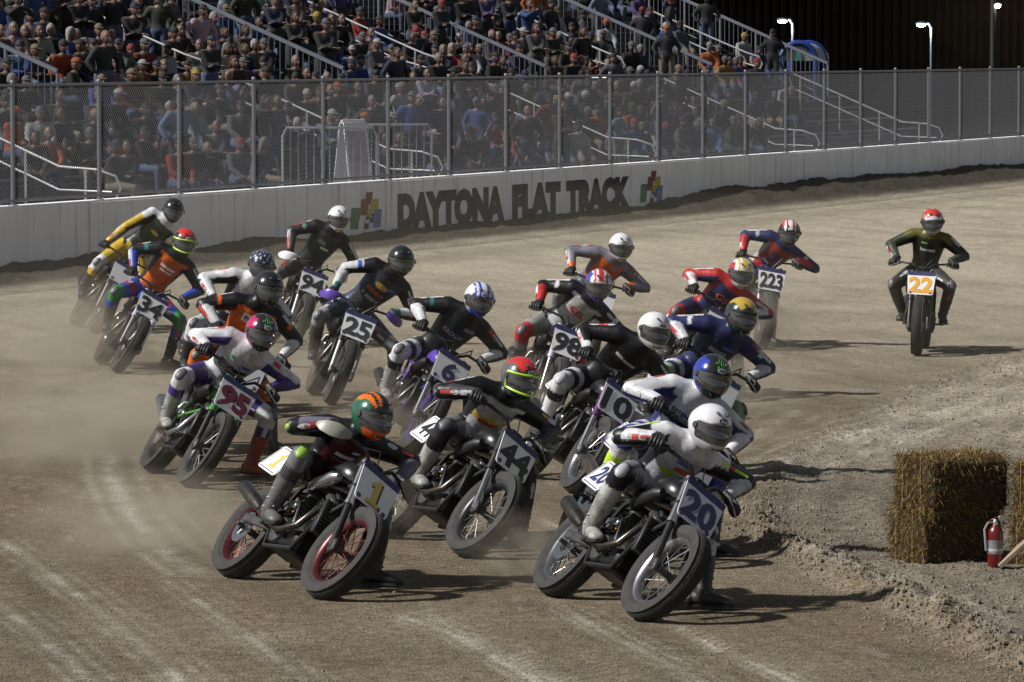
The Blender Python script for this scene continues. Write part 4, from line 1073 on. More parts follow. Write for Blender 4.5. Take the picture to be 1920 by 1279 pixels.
class HP:                                       # helmet paint: colour by direction
    def __init__(s, base, top=None, side=None, chin=None, trim=None, badge=None, claw=False, stripe=None, back=None, dots=None):
        s.base, s.top, s.side, s.chin, s.trim, s.badge, s.claw, s.stripe, s.back, s.dots = base, top, side, chin, trim, badge, claw, stripe, back, dots
    def __call__(s, az, el, p):
        if abs(az) < rad(77) and rad(-25) < el < rad(22) - .1 * abs(az): return (.01, .01, .011)
        c = s.base
        w = .12 * math.sin(az * 5 + el * 3)
        if s.side and abs(abs(az) - rad(95) + w) < rad(38) and el < rad(50): c = s.side
        if s.back and abs(az) > rad(125) + w: c = s.back
        if s.top and el > rad(38) + w and abs(az) < rad(150): c = s.top
        if s.stripe and abs(p.y) < .022 and el > rad(30): c = s.stripe
        if s.stripe and .045 < abs(p.y) < .062 and el > rad(20): c = s.stripe
        if s.chin and el < rad(-24) and abs(az) < rad(70): c = s.chin
        if s.dots and math.sin(az * 9) * math.sin(el * 11) > .55: c = s.dots
        return c
# ---- gloves and boots
def glove_mesh(side):
    mb = MB(); s = 1 if side == 'L' else -1     # local x outward along the grip, y forward, z up
    mb.ell((0.0, -.018, .034), (.047, .044, .024), n=14)
    mb.tube([(0, -.02, .038), (0, -.06, .045), (0, -.105, .05)], [.036, .037, .046], 12, flat=.8)
    ln = (.92, 1.0, .97, .82)
    for i in range(4):
        x = -.033 + .022 * i; k = ln[i]
        mb.tube([(x, .0, .040), (x, .026 * k + .008, .036), (x, .042, .010), (x, .036, -.016 * k), (x, .012, -.026 * k)], [.0125, .012, .0115, .0105, .008], 8)
        mb.ell((x, .012, .047), (.010, .013, .007), n=8)
    mb.tube([(-.040, -.022, .026), (-.056, -.002, .004), (-.050, .020, -.014), (-.038, .030, -.020)], [.015, .013, .012, .009], 8)
    return mb
def place_glove(side, g, d, fwd, mt, parent):
    x = d.normalized(); f = (fwd - x * fwd.dot(x)).normalized(); z = x.cross(f) if side == 'R' else f.cross(x) * -1
    z = x.cross(f)
    if z.z < 0: z = -z
    M = basis(g - x * .055, x, f, z)
    mb = glove_mesh(side); o = mb.build("glove", mt, parent, sharp=70)
    # placed in world space: bake
    o.data.transform(M)
    if x.cross(f).dot(z) < 0: o.data.flip_normals()
    return M @ V((0, -.095, .05))
def boot(an, kn, toe, solez, mt, sole_mt, parent):
    """an ankle point, kn knee, toe direction (unit)"""
    mb = MB(); up = V((0, 0, 1)); up = (up - toe * up.dot(toe)).normalized(); lt = up.cross(toe)
    o = an - up * .085
    secs = [(-.085, .028, .020, .035), (-.07, .036, .045, .05), (0, .040, .055, .058), (.06, .045, .045, .045), (.12, .050, .036, .034), (.165, .044, .028, .027), (.19, .022, .016, .020)]
    rings = []
    for x, w, h, zc in secs:
        rings.append([o + toe * x + lt * (w * math.cos(t)) + up * (max(.012, zc + h * math.sin(t))) for t in [2 * math.pi * k / 16 for k in range(16)]])
    mb.rings(rings)
    d = (kn - an).normalized()
    mb.tube([o + up * .05, an, an + d * .10, an + d * .22, an + d * .27], [.050, .052, .056, .066, .064], 16)
    b = mb.build("boot", mt, parent, sharp=60)
    mb = MB(); rr = []
    for x, w in ((-.09, .024), (-.07, .038), (0, .042), (.06, .047), (.12, .053), (.17, .046), (.197, .02)):
        rr.append([o + toe * x + lt * w, o + toe * x - lt * w, o + toe * x - lt * w + up * .016, o + toe * x + lt * w + up * .016])
    mb.rings(rr); mb.build("sole", sole_mt, b)
    mb = MB()
    for k in (.03, .10, .17): mb.tube([an + d * k + lt * .064 * (1 if k > .05 else .9), an + d * k + toe * .058, an + d * k - lt * .064 * (1 if k > .05 else .9)], .009, 6)
    mb.build("buckle_straps", mat("boot_strap", (.16, .16, .16), .5), b)

LEATHER = None
def make_rider(sp, bk):
    global LEATHER
    M = bk['M']; left = bk['left']; h = bk['h']
    root = thing("person", sp['rlabel'], "person", None, "racing riders")
    lean = rad(sp['lean'])
    # rider stays a little more upright than the machine
    pel = M @ V((-.26, -.02, .90)); 
    hd_depth = (M @ V((sp.get('hx', .20), 0, 1.30))).y
    H = at_depth(sp['head'][0], sp['head'][1], hd_depth)
    look = (V((math.sin(rad(sp.get('look', 22))), -math.cos(rad(sp.get('look', 22))), -.30 + sp.get('nod', 0)))).normalized()
    hup = (V((0, 0, 1)) + left * math.sin(lean) * .35 + h * .12).normalized()
    neck = H - hup * .125 - look * .085
    d = neck - pel; L = d.length
    if sp.get('dbg'): print('spine', sp['num'], round(L, 2), 'head z', round(H.z, 2))
    want = min(max(L, .50), .66)
    pel = neck - d.normalized() * want if abs(L - want) > .001 else pel
    d = neck - pel
    front = (h * 1.0 + look * .5); front.z = 0; front = (front - d.normalized() * front.dot(d.normalized())).normalized()
    chest = pel.lerp(neck, .60) - front * .035
    gl, gr = bk['gl'], bk['gr']
    gm = (gl - gr).normalized(); right = (-gm * .7 + front.cross(d.normalized()).normalized() * 1.0); 
    right = (right - d.normalized() * right.dot(d.normalized()) * .8).normalized()
    gcol = sp.get('glovemat') or mat("glove_black", (.02, .02, .02), .55, bump=.3)
    wl = place_glove('L', gl, bk['gdl'], bk['fwd'], gcol, root); wr = place_glove('R', gr, bk['gdr'], bk['fwd'], gcol, root)
    shn = chest.lerp(neck, .50)
    shR = shn + right * .185; shL = shn - right * .185
    up = V((0, 0, 1))
    rh = V((right.x, right.y, 0)).normalized()
    elR = ik(shR, wr, .285, .26, rh * 1.0 - up * .22 - front * .25); elL = ik(shL, wl, .285, .26, -rh * .75 - up * .40 - front * .55)
    hipright = (M.to_3x3() @ V((0, -1, 0)) + right).normalized()
    hipR = pel + hipright * .10 - d.normalized() * .02; hipL = pel - hipright * .10 - d.normalized() * .02
    # right foot on its peg; left foot out on the dirt (or on its peg)
    pegR = M @ V((-.13, -.225, .34)); upB = M.to_3x3() @ V((0, 0, 1)); anR = pegR + upB * .085 - (M.to_3x3() @ V((1, 0, 0))) * .03
    knR = ik(hipR, anR, .44, .42, h * 1.0 + hipright * .55 + up * .1)
    toeR = (M.to_3x3() @ V((1, -.15, -.05))).normalized()
    if sp.get('feet') == 'pegs':
        pegL = M @ V((-.13, .225, .33)); anL = pegL + upB * .085; knL = ik(hipL, anL, .44, .42, h + left * .6); toeL = (M.to_3x3() @ V((1, .15, -.05))).normalized()
    else:
        if sp.get('lfoot'): q = ground(*sp['lfoot'])
        else: q = bk['org'] + h * .22 + left * (.42 + .5 * math.sin(lean)); 
        q.z = 0
        anL = V((q.x, q.y, .10)); dl = anL - hipL
        if dl.length > .90:
            hz = math.sqrt(max(.90 ** 2 - (hipL.z - .10) ** 2, .01)); e = V((dl.x, dl.y, 0)).normalized() * hz; anL = V((hipL.x + e.x, hipL.y + e.y, .10))
        knL = ik(hipL, anL, .45, .43, h * .8 + left * .9 + up * .2)
        toeL = (h * .75 + left * .65); toeL.z = 0; toeL.normalize()
        if sp.get('toe'): toeL = V(sp['toe']).normalized()
    J = dict(pelvis=pel, chest=chest, neck=neck, right=right, hipright=hipright, front=front, shR=shR, shL=shL, elR=elR, elL=elL, wrR=wr, wrL=wl, hipR=hipR, hipL=hipL, knR=knR, knL=knL, anR=anR, anL=anL)
    me, co, names, bid, par, off = body_mesh("body", J, .0150, 1.03, 4)
    paint_suit(me, co, names, bid, par, off, J, sp['pal'])
    leather = attr_mat("race_leather", .40, .25, 11.0, .38, 10.0, coat=.0)
    leather.node_tree.nodes['Principled BSDF'].inputs['Specular IOR Level'].default_value = .35
    if 'busy' not in leather:
        leather['busy'] = 1; nt = leather.node_tree; tc = [q for q in nt.nodes if q.type == 'TEX_COORD'][0]; p = nt.nodes["Principled BSDF"]; mx0 = [q for q in nt.nodes if q.type == 'MIX'][0]
        def mul(a, b):
            m_ = nt.nodes.new("ShaderNodeMix"); m_.data_type = 'RGBA'; m_.blend_type = 'MULTIPLY'; m_.inputs[0].default_value = 1; nt.links.new(a, m_.inputs[6]); nt.links.new(b, m_.inputs[7]); return m_.outputs[2]
        vo = nt.nodes.new("ShaderNodeTexVoronoi"); vo.inputs['Scale'].default_value = 11; nt.links.new(tc.outputs['Object'], vo.inputs['Vector'])
        sep = nt.nodes.new("ShaderNodeSeparateColor"); nt.links.new(vo.outputs['Color'], sep.inputs[0])
        r1 = nt.nodes.new("ShaderNodeMapRange"); r1.inputs['To Min'].default_value = .72; r1.inputs['To Max'].default_value = 1.12; nt.links.new(sep.outputs[0], r1.inputs[0])
        ve = nt.nodes.new("ShaderNodeTexVoronoi"); ve.feature = 'DISTANCE_TO_EDGE'; ve.inputs['Scale'].default_value = 11; nt.links.new(tc.outputs['Object'], ve.inputs['Vector'])
        r2 = nt.nodes.new("ShaderNodeMapRange"); r2.inputs['From Max'].default_value = .03; r2.inputs['To Min'].default_value = .72; nt.links.new(ve.outputs['Distance'], r2.inputs[0])
        nt.links.new(mul(mul(mx0.outputs[2], r1.outputs[0]), r2.outputs[0]), p.inputs['Base Color'])
    me.materials.append(leather)
    body = link("body", me, root)
    bt = sp.get('boot') or mat("boot_black", (.022, .022, .024), .5, bump=.2); so = mat("boot_sole", (.02, .019, .018), .8)
    boot(anR, knR, toeR, 0, bt, so, root); boot(anL, knL, toeL, 0, sp.get('bootL') or bt, so, root)
    make_helmet(H, look, hup, sp['helmet'], root, sp['num'])
    # knee and elbow pucks
    for a, b_, c_, nm in ((hipR, knR, anR, 'knee_guard'), (hipL, knL, anL, 'knee_guard'), (shR, elR, wr, 'elbow_guard'), (shL, elL, wl, 'elbow_guard')):
        o_ = (b_ - (a + c_) / 2).normalized(); r_ = .066 if nm[0] == 'k' else .052
        ax = (c_ - a).normalized(); sd = o_.cross(ax).normalized()
        mb = MB(); R3 = Matrix([ax, sd, o_]).transposed(); mb.ell(b_ + o_ * r_ * .72, (.062, .040, .024) if nm[0] == 'k' else (.045, .028, .020), R3, n=12)
        mb.build(nm, sp.get('puck') or mat("guard_grey", (.10, .10, .11), .45), root, sharp=70)
    # lettering and sponsor patches laid on the leathers
    bvh = BVHTree.FromPolygons([v.co.copy() for v in me.vertices], [tuple(p.vertices) for p in me.polygons])
    cu = (neck - pel).normalized(); cr = -right; cr = (cr - cu * cr.dot(cu)).normalized(); cn = cr.cross(cu).normalized()
    if cn.dot(front) < 0: cn = -cn
    for (txt, x, y, w, hh, mt) in sp.get('text', []):
        vs, fs = text_mesh(txt, w, hh, .03)
        bake_decal("chest_lettering", body, bvh, vs, fs, pel.lerp(neck, y) + cr * x, cr, cu, cn, mt, root)
    for (x, y, w, hh, mt, el_) in sp.get('patch', []):
        vs, fs = subdiv_rect(w, hh, 3, el_)
        bake_decal("sponsor_patch", body, bvh, vs, fs, pel.lerp(neck, y) + cr * x, cr, cu, cn, mt, root, .003)
    wp = mat("patch_white", (.55, .55, .56), .5, var=.5, scale=45); rp = mat("patch_red", (.42, .04, .035), .5, var=.4, scale=45)
    rng = random.Random(int(sp['head'][0]))
    for a, b_, out_ in ((shR, elR, right + up * .5), (elR, wr, right + front * .6), (shL, elL, up * .6 - right * .4 + front * .5), (hipR, knR, front + up * .4 + right * .3), (hipL, knL, front + up * .4), (knL, anL, front * 1.0 - right * .2)):
        ax = (b_ - a).normalized(); n_ = (out_ - ax * out_.dot(ax)).normalized(); s_ = n_.cross(ax)
        for tt in (rng.uniform(.22, .3), rng.uniform(.42, .52), rng.uniform(.66, .76)):
            if rng.random() < .2: continue
            vs, fs = subdiv_rect(rng.uniform(.06, .11), rng.uniform(.022, .04), 3, rng.random() < .4)
            bake_decal("sponsor_patch", body, bvh, vs, fs, a.lerp(b_, tt), ax, s_, n_, rng.choice([wp, wp, rp, sp.get('patchmat') or wp]), root, .003)
    return root
# ================================================================== the field: sixteen-odd machines and their riders
def N_(name, c, r=.5, **k): return mat("num_" + name, c, r, var=.1, **k)
BLK = N_("black", (.018, .018, .022)); NAVY = N_("navy", (.035, .04, .11)); MAR = N_("maroon", (.17, .02, .05)); YEL = N_("yellow", (.62, .47, .10)); ORG = N_("orange", (.72, .36, .03)); WHT = N_("white", (.7, .7, .7)); GLD = N_("gold", (.52, .34, .06)); ORN = N_("orange_red", (.55, .11, .02)); REDN = N_("red", (.5, .03, .03)); GRN = N_("green", (.07, .35, .08))
rim_red = mat("rim_dark_red", (.10, .02, .025), .35, .5); rim_sil = mat("rim_silver", (.34, .34, .36), .35, .9); rim_blk = mat("rim_black", (.02, .02, .022), .35, .3); rim_pur = mat("rim_purple", (.10, .05, .26), .35, .5)
sp_sil = mat("spoke_steel", (.30, .30, .30), .4, .9); sp_red = mat("spoke_red", (.20, .06, .06), .4, .6); sp_blk = mat("spoke_black", (.03, .03, .03), .4, .5)
silver = mat("silver_pipe", (.55, .55, .56), .25, 1.0); purple = paint("purple", (.085, .04, .30)); white_p = paint("white", (.68, .68, .70)); green_p = paint("green", (.06, .26, .04)); blue_p = paint("blue", (.03, .07, .35)); red_p = paint("red", (.40, .03, .03)); orange_p = paint("orange", (.62, .16, .02))
pl_lav = mat("plate_lavender", (.62, .62, .72), .45, var=.06)
W_ = (.62, .62, .64); K_ = (.010, .010, .012); G_ = (.13, .13, .14); LIME = (.30, .55, .03); O_ = (.62, .12, .015); Y_ = (.58, .38, .03); B_ = (.03, .07, .42); NV = (.025, .03, .10); R_ = (.45, .03, .03); PU = (.055, .03, .17); MR = (.085, .022, .035); SG = (.30, .30, .32); TL = (.02, .16, .16)
lime_m = mat("trim_lime", (.42, .70, .04), .35)
F = []
def rider(**k):
    k.setdefault('rim', rim_blk); k.setdefault('spoke', sp_sil); k.setdefault('numcol', BLK); F.append(k)
rider(num='1', front=(590, 1125), yaw=27, lean=37, steer=4, head=(698, 778), lfoot=(700, 1100), look=38, toe=(1, -.3, 0), rim=rim_red, spoke=sp_red, slider=sp_blk, fork=silver, intake=silver, numcol=YEL, numshade=BLK, guard=mat("guard_smoke", (.24, .24, .20), .4),
      pal=dict(main=K_, torso=MR, chest=MR, shoulder=K_, uarm=K_, farm=(.16, .15, .20), elbow=LIME, thigh=(.03, .033, .036), knee=(.14, .14, .15), shin=(.05, .055, .055), inner=K_), puck=mat("puck_lime", (.25, .42, .06), .5), boot=mat("boot_grey", (.11, .11, .105), .5, var=.5, scale=24), bootL=mat("boot_black", (.022, .022, .024), .5, bump=.2),
      helmet=HP((.015, .03, .025), top=(.65, .14, .01), chin=(.65, .10, .02), side=(.02, .10, .06), back=(.50, .38, .02), stripe=(.015, .015, .015)), text=[], patch=[(0, .62, .14, .03, WHT, False), (-.02, .52, .10, .03, mat("patch_maroon", (.16, .05, .07), .5), False), (.05, .74, .06, .025, WHT, True)],
      blabel="black motorcycle with number 1 plate and dark red rims, leaning hard at front left", rlabel="person in black and maroon leathers and orange helmet riding number 1")
rider(num='20', front=(1190, 1165), yaw=22, lean=37, steer=4, head=(1331, 800), lfoot=(1318, 1142), look=30, toe=(1, -.25, 0), rim=rim_sil, slider=sp_blk, fork=silver, plate=pl_lav, numcol=NAVY, numshade=mat("num_pale_blue", (.25, .27, .42), .5),
      pal=dict(main=W_, torso=W_, chest=(.55, .55, .58), shoulder=W_, uarm=K_, farm=(.58, .58, .60), elbow=W_, thigh=(.24, .24, .26), knee=K_, shin=(.42, .42, .40), inner=K_, side=K_), puck=mat("puck_silver", (.42, .42, .44), .35), boot=mat("boot_white_grey", (.30, .30, .28), .5, var=.6, scale=22), bootL=mat("boot_black", (.022, .022, .024), .5, bump=.2), patchmat=lime_m,
      helmet=HP(W_, badge='k', chin=(.55, .55, .56), back=(.10, .10, .11)), patch=[(.05, .60, .13, .04, ORN, False), (-.03, .48, .10, .05, mat("patch_lime", (.40, .48, .05), .5), False), (.02, .72, .12, .03, mat("patch_blue", (.10, .15, .40), .5), False)],
      blabel="black motorcycle with number 20 plate and silver rims, leaning hard at front right", rlabel="person in white leathers and plain white helmet riding number 20 at the front")
rider(num='44', front=(860, 1045), yaw=24, lean=36, steer=6, head=(975, 708), lfoot=(975, 1024), look=30, toe=(1, -.3, 0), rim=rim_blk, slider=chrome(), shiny=True, body=gloss_black(),
      pal=dict(main=K_, torso=W_, chest=(.55, .55, .56), band=Y_, shoulder=K_, uarm=K_, farm=(.05, .05, .055), elbow=(.35, .24, .06), thigh=(.17, .17, .18), knee=(.025, .025, .03), shin=K_, inner=K_, side=K_), boot=mat("boot_white_grey", (.30, .30, .28), .5, var=.6, scale=22), bootL=mat("boot_black", (.022, .022, .024), .5, bump=.2), patchmat=GLD,
      helmet=HP((.02, .02, .022), top=(.50, .03, .025), trim=lime_m, badge='w', side=(.10, .10, .11)), text=[("V", 0, .56, .11, .10, YEL)], patch=[(.09, .66, .08, .035, mat("patch_blue", (.10, .15, .40), .5), True), (0, .44, .16, .03, REDN, False)],
      blabel="black motorcycle with number 44 plate, third of the leading machines", rlabel="person in black and white leathers, red-topped helmet with lime eyeport, riding number 44")
rider(num='95', front=(345, 915), yaw=16, lean=33, steer=2, head=(490, 622), lfoot=(470, 893), look=20, fork=green_p, forkband=gloss_black(), slider=sp_blk, numcol=MAR, numshade=BLK, stripe=green_p, pipe=silver,
      pal=dict(main=W_, torso=W_, chest=W_, band=K_, shoulder=W_, uarm=W_, farmR=W_, farmL=PU, farm=PU, elbow=O_, thigh=PU, knee=W_, shin=PU, inner=PU, side=W_), boot=mat("boot_white_grey", (.30, .30, .28), .5, var=.6, scale=22), bootL=mat("boot_red", (.32, .05, .03), .5),
      helmet=HP((.015, .015, .017), side=(.42, .02, .10), claw=True, badge='w', back=(.08, .04, .25)), text=[("ESTENSON", 0, .40, .24, .035, BLK), ("YAMAHA", 0, .32, .16, .03, BLK)], patch=[(.08, .62, .08, .03, mat("patch_blue", (.10, .15, .40), .5), False), (-.07, .68, .04, .04, GRN, True)],
      blabel="motorcycle with maroon number 95 plate and green fork legs, front left group", rlabel="person in white and purple leathers and pink-sided black helmet riding number 95")
rider(num='', front=(388, 862), yaw=14, lean=27, steer=2, head=(503, 540), look=24, slider=chrome(), body=orange_p,
      pal=dict(main=K_, torso=O_, chest=O_, shoulder=K_, uarm=K_, farm=W_, elbow=W_, thigh=K_, knee=O_, shin=K_, inner=K_, side=O_, cuff=O_), helmet=HP((.016, .016, .017)), text=[("PARTZ", 0, .72, .16, .045, BLK)], patch=[(0, .72, .20, .09, WHT, False)],
      blabel="motorcycle hidden behind number 95, orange tank", rlabel="person in black and orange leathers and plain black helmet right behind number 95")
rider(num='', front=(378, 783), yaw=14, lean=28, steer=2, head=(490, 497), look=15, slider=chrome(),
      pal=dict(main=W_, torso=K_, chest=W_, shoulder=W_, uarm=W_, farm=W_, elbow=W_, thigh=W_, knee=W_, shin=W_, inner=K_), helmet=HP((.02, .025, .06), dots=(.4, .4, .45)), boot=mat("boot_black", (.022, .022, .024), .5, bump=.2),
      blabel="motorcycle mostly hidden behind the black-helmeted orange rider", rlabel="person in white and black leathers and navy starred helmet, hidden behind the orange rider")
rider(num='34', front=(215, 700), yaw=12, lean=31, steer=0, head=(346, 453), lfoot=(315, 690), look=16, slider=silver, fork=mat("fork_lavender", (.42, .40, .50), .4), body=blue_p,
      pal=dict(main=K_, torso=O_, chest=O_, shoulder=K_, uarm=K_, cuff=TL, farm=B_, elbow=B_, thigh=B_, thighband=R_, knee=(.03, .25, .06), shin=B_, inner=K_, side=K_), helmet=HP((.02, .02, .022), top=(.50, .03, .02), trim=lime_m, badge='w'), patch=[(0, .66, .18, .032, WHT, False), (.01, .58, .15, .02, WHT, False)],
      blabel="motorcycle with black number 34 plate and lavender fork legs, far left", rlabel="person in orange, blue and black leathers, lime-trimmed red helmet, riding number 34")
rider(num='', front=(172, 625), yaw=14, lean=31, steer=0, head=(325, 394), look=12, slider=silver, body=gloss_black(), spoke=sp_blk,
      pal=dict(main=K_, torso=K_, chest=(.03, .05, .03), shoulder=W_, uarm=Y_, farm=Y_, elbow=Y_, thigh=Y_, knee=W_, shin=Y_, inner=K_), helmet=HP((.014, .014, .015)), patch=[(0, .62, .12, .05, GLD, True)],
      blabel="motorcycle nearest the white wall, half hidden behind number 34", rlabel="person in black and yellow leathers and black helmet nearest the wall")
rider(num='94', front=(542, 655), yaw=12, lean=22, steer=0, head=(635, 409), look=12, slider=mat("slider_dusty", (.34, .33, .33), .45, .6), guard=white_p,
      pal=dict(main=K_, torso=(.02, .025, .022), chest=(.03, .04, .035), shoulder=K_, uarm=K_, farm=(.05, .05, .05), elbow=G_, thigh=(.05, .045, .04), knee=(.12, .12, .12), shin=(.05, .05, .045), inner=K_, cuff=(.1, .2, .1)), helmet=HP(W_, badge='k', chin=W_), patch=[(-.04, .66, .10, .06, mat("patch_blue_grey", (.20, .22, .32), .5), False), (.03, .56, .10, .03, WHT, False)],
      blabel="motorcycle with outlined number 94 plate and white hand guards", rlabel="person in black leathers and white helmet riding number 94 before the wall emblem")
rider(num='25', front=(615, 760), yaw=9, lean=23, steer=-2, head=(752, 488), lfoot=(742, 745), look=14, slider=mat("slider_dusty", (.34, .33, .33), .45, .6), guard=purple, numcol=N_("dark_green", (.03, .05, .05)),
      pal=dict(main=K_, torso=(.03, .035, .04), chest=(.04, .045, .05), shoulder=K_, uarm=W_, cuff=B_, farm=W_, elbow=W_, wrist=TL, thigh=(.05, .06, .09), knee=SG, shin=(.07, .07, .08), inner=K_, side=(.04, .05, .12)), helmet=HP((.016, .016, .017), badge=None, dots=None), text=[("mission", 0, .54, .20, .05, ORN)], patch=[(0, .68, .15, .07, GLD, True), (.10, .72, .09, .04, mat("patch_blue", (.10, .15, .40), .5), True), (0, .40, .2, .04, mat("patch_silver", (.36, .36, .37), .4), False)],
      blabel="motorcycle with number 25 plate and purple hand guards", rlabel="person in black and white leathers with gold chest emblem riding number 25")
rider(num='6', front=(760, 850), yaw=15, lean=32, steer=2, head=(898, 560), look=16, body=purple, frame=purple, rim=rim_pur, slider=chrome(), numcol=NAVY,
      pal=dict(main=K_, torso=(.012, .02, .02), chest=(.014, .022, .022), shoulder=K_, uarm=K_, cuff=TL, farm=W_, elbow=W_, thigh=(.02, .035, .035), thighband=W_, knee=W_, shin=K_, inner=K_), boot=mat("boot_white_grey", (.30, .30, .28), .5, var=.6, scale=22), helmet=HP((.02, .05, .34), side=W_, badge='w', stripe=W_), text=[("RACKLEY", 0, .56, .21, .045, mat("text_silver", (.30, .32, .32), .4))], patch=[(.09, .74, .10, .04, mat("patch_blue_grey", (.20, .22, .32), .5), False)],
      blabel="purple framed motorcycle with half hidden navy number plate", rlabel="person in dark green leathers, white forearms and blue and white helmet on the purple machine")
rider(num='98', front=(1010, 800), yaw=10, lean=22, steer=0, head=(1122, 534), look=6, slider=chrome(), fork=mat("fork_lavender", (.42, .40, .50), .4),
      pal=dict(main=K_, torso=W_, chest=(.50, .50, .48), shoulder=K_, uarm=K_, cuff=W_, farm=R_, elbow=R_, thigh=(.28, .27, .26), knee=R_, shin=(.2, .2, .2), inner=K_, side=K_), helmet=HP(W_, chin=(.04, .06, .30), stripe=(.45, .03, .03), side=(.05, .07, .35)), text=[("GEL", 0, .62, .17, .07, REDN)],
      blabel="motorcycle with narrow black number 98 plate in mid pack", rlabel="person in red and white leathers and white, red and blue helmet riding number 98")
rider(num='', front=(1085, 706), yaw=10, lean=18, steer=0, head=(1164, 462), look=12, slider=chrome(), body=orange_p,
      pal=dict(main=(.17, .165, .20), torso=(.10, .09, .11), chest=O_, shoulder=(.17, .165, .20), uarm=(.17, .165, .20), farm=(.22, .21, .25), elbow=(.2, .2, .23), wrist=O_, thigh=(.15, .15, .17), inner=(.12, .115, .14), side=(.12, .115, .14)), helmet=HP(W_, badge='k', chin=W_), patch=[(.05, .80, .09, .04, mat("patch_blue_grey", (.20, .22, .32), .5), False)],
      blabel="motorcycle hidden behind the number 98 rider", rlabel="person in grey leathers with orange chest and white helmet behind number 98")
rider(num='10', front=(1065, 925), yaw=15, lean=33, steer=2, head=(1226, 618), look=22, rim=rim_sil, slider=chrome(), fork=paint("violet_red", (.12, .03, .14)), shiny=True,
      pal=dict(main=K_, torso=K_, chest=K_, shoulder=K_, uarm=K_, farm=K_, elbow=(.3, .3, .32), wrist=W_, thigh=K_, thighband=W_, knee=W_, shin=K_, inner=K_), puck=mat("puck_silver", (.42, .42, .44), .35), boot=mat("boot_white", (.60, .60, .60), .45), helmet=HP(W_, badge='w', back=(.03, .03, .035)), text=[("B", .01, .42, .05, .06, WHT), ("MOTO ANATOMY", -.01, .66, .20, .028, WHT)],
      blabel="motorcycle with slanted black number 10 plate and silver rims", rlabel="person in black leathers, white boots and white helmet riding number 10")
rider(num='', front=(1192, 1062), yaw=18, lean=36, steer=2, head=(1335, 704), look=20, rim=rim_blk, slider=chrome(), body=blue_p, pipe=mat("pipe_bronze", (.45, .36, .26), .3, 1.0), plate=white_p,
      pal=dict(main=W_, torso=W_, chest=W_, band=K_, shoulder=W_, uarm=W_, farm=W_, elbow=W_, thigh=W_, thighband=(.03, .05, .28), knee=(.03, .05, .28), shin=W_, inner=(.03, .03, .12), side=(.03, .03, .12)), boot=mat("boot_lime", (.42, .62, .03), .5), bootL=mat("boot_black", (.022, .022, .024), .5, bump=.2), helmet=HP((.014, .014, .018), side=(.02, .04, .30), claw=True, badge='w'), text=[("ESTENSON", 0, .62, .23, .04, BLK)],
      blabel="blue motorcycle hidden behind number 20, only its rear and muffler showing", rlabel="person in white leathers, lime boots and claw-marked blue helmet behind number 20")
rider(num='', front=(1268, 905), yaw=14, lean=29, steer=2, head=(1390, 591), look=22, slider=chrome(), plate=white_p, lfoot=(1362, 890),
      pal=dict(main=NV, torso=NV, chest=(.03, .05, .09), shoulder=NV, uarm=NV, cuff=W_, farm=W_, elbow=W_, thigh=NV, thighband=W_, knee=(.3, .4, .25), shin=NV, inner=NV), helmet=HP((.02, .03, .03), top=(.42, .29, .04)), patch=[(0, .60, .16, .04, mat("text_silver", (.30, .32, .32), .4), False), (.06, .72, .10, .035, mat("patch_blue", (.10, .15, .40), .5), False)],
      blabel="motorcycle with white fairing hidden behind the claw-helmeted rider", rlabel="person in navy and white leathers and gold-topped dark helmet")
rider(num='', front=(1290, 752), yaw=12, lean=27, steer=0, head=(1390, 511), look=8, slider=chrome(),
      pal=dict(main=NV, torso=NV, chest=NV, shoulder=R_, uarm=R_, farm=W_, elbow=W_, thigh=NV, knee=R_, shin=NV, inner=NV, side=R_), helmet=HP(W_, side=(.40, .03, .04), top=(.6, .6, .6), chin=W_, stripe=(.5, .38, .05), badge=None), text=[("GS", 0, .62, .15, .085, ORN)],
      blabel="motorcycle hidden below the red and navy rider left of number 223", rlabel="person in navy and red leathers with white forearms and red and white helmet")
rider(num='223', front=(1425, 655), yaw=7, lean=11, steer=0, head=(1480, 436), lfoot=(1466, 660), look=0, slider=mat("slider_dusty", (.34, .33, .33), .45, .6), body=purple,
      pal=dict(main=NV, torso=R_, chest=(.32, .05, .03), shoulder=NV, uarm=NV, cuff=(.3, .3, .3), farm=R_, elbow=W_, thigh=(.05, .035, .11), knee=(.06, .05, .09), shin=(.06, .05, .06), inner=NV, side=(.30, .30, .30)), helmet=HP((.02, .02, .02), stripe=W_, top=(.55, .05, .03)), patch=[(0, .56, .21, .12, mat("oval_navy", (.05, .05, .16), .4), True), (0, .36, .16, .03, WHT, False)],
      blabel="motorcycle with number 223 plate, second machine from the right", rlabel="person in red and navy leathers with chest oval and striped helmet riding number 223")
rider(num='22', front=(1718, 667), yaw=-8, lean=3, steer=0, head=(1748, 415), look=2, feet='pegs', fork=satin_black(), slider=sp_blk, numcol=ORG, hx=.05,
      pal=dict(main=(.02, .022, .016), torso=(.022, .024, .018), chest=(.028, .030, .022), shoulder=(.12, .11, .02), uarm=(.03, .035, .02), farm=(.05, .055, .04), elbow=W_, thigh=(.04, .04, .035), knee=(.05, .045, .035), shin=(.045, .04, .032), inner=K_), helmet=HP(W_, top=(.50, .04, .03), side=(.35, .12, .11), chin=(.45, .45, .46), badge=None), text=[("harvest", .0, .60, .17, .045, WHT)], patch=[(-.05, .75, .07, .025, mat("text_lime", (.25, .42, .10), .5), False)],
      blabel="upright motorcycle with orange number 22 plate riding alone at far right", rlabel="person in black camouflage leathers and red and white helmet riding number 22 alone")
import os
DBG = False
for sp in F:
    sp['dbg'] = DBG
    make_rider(sp, make_bike(sp))
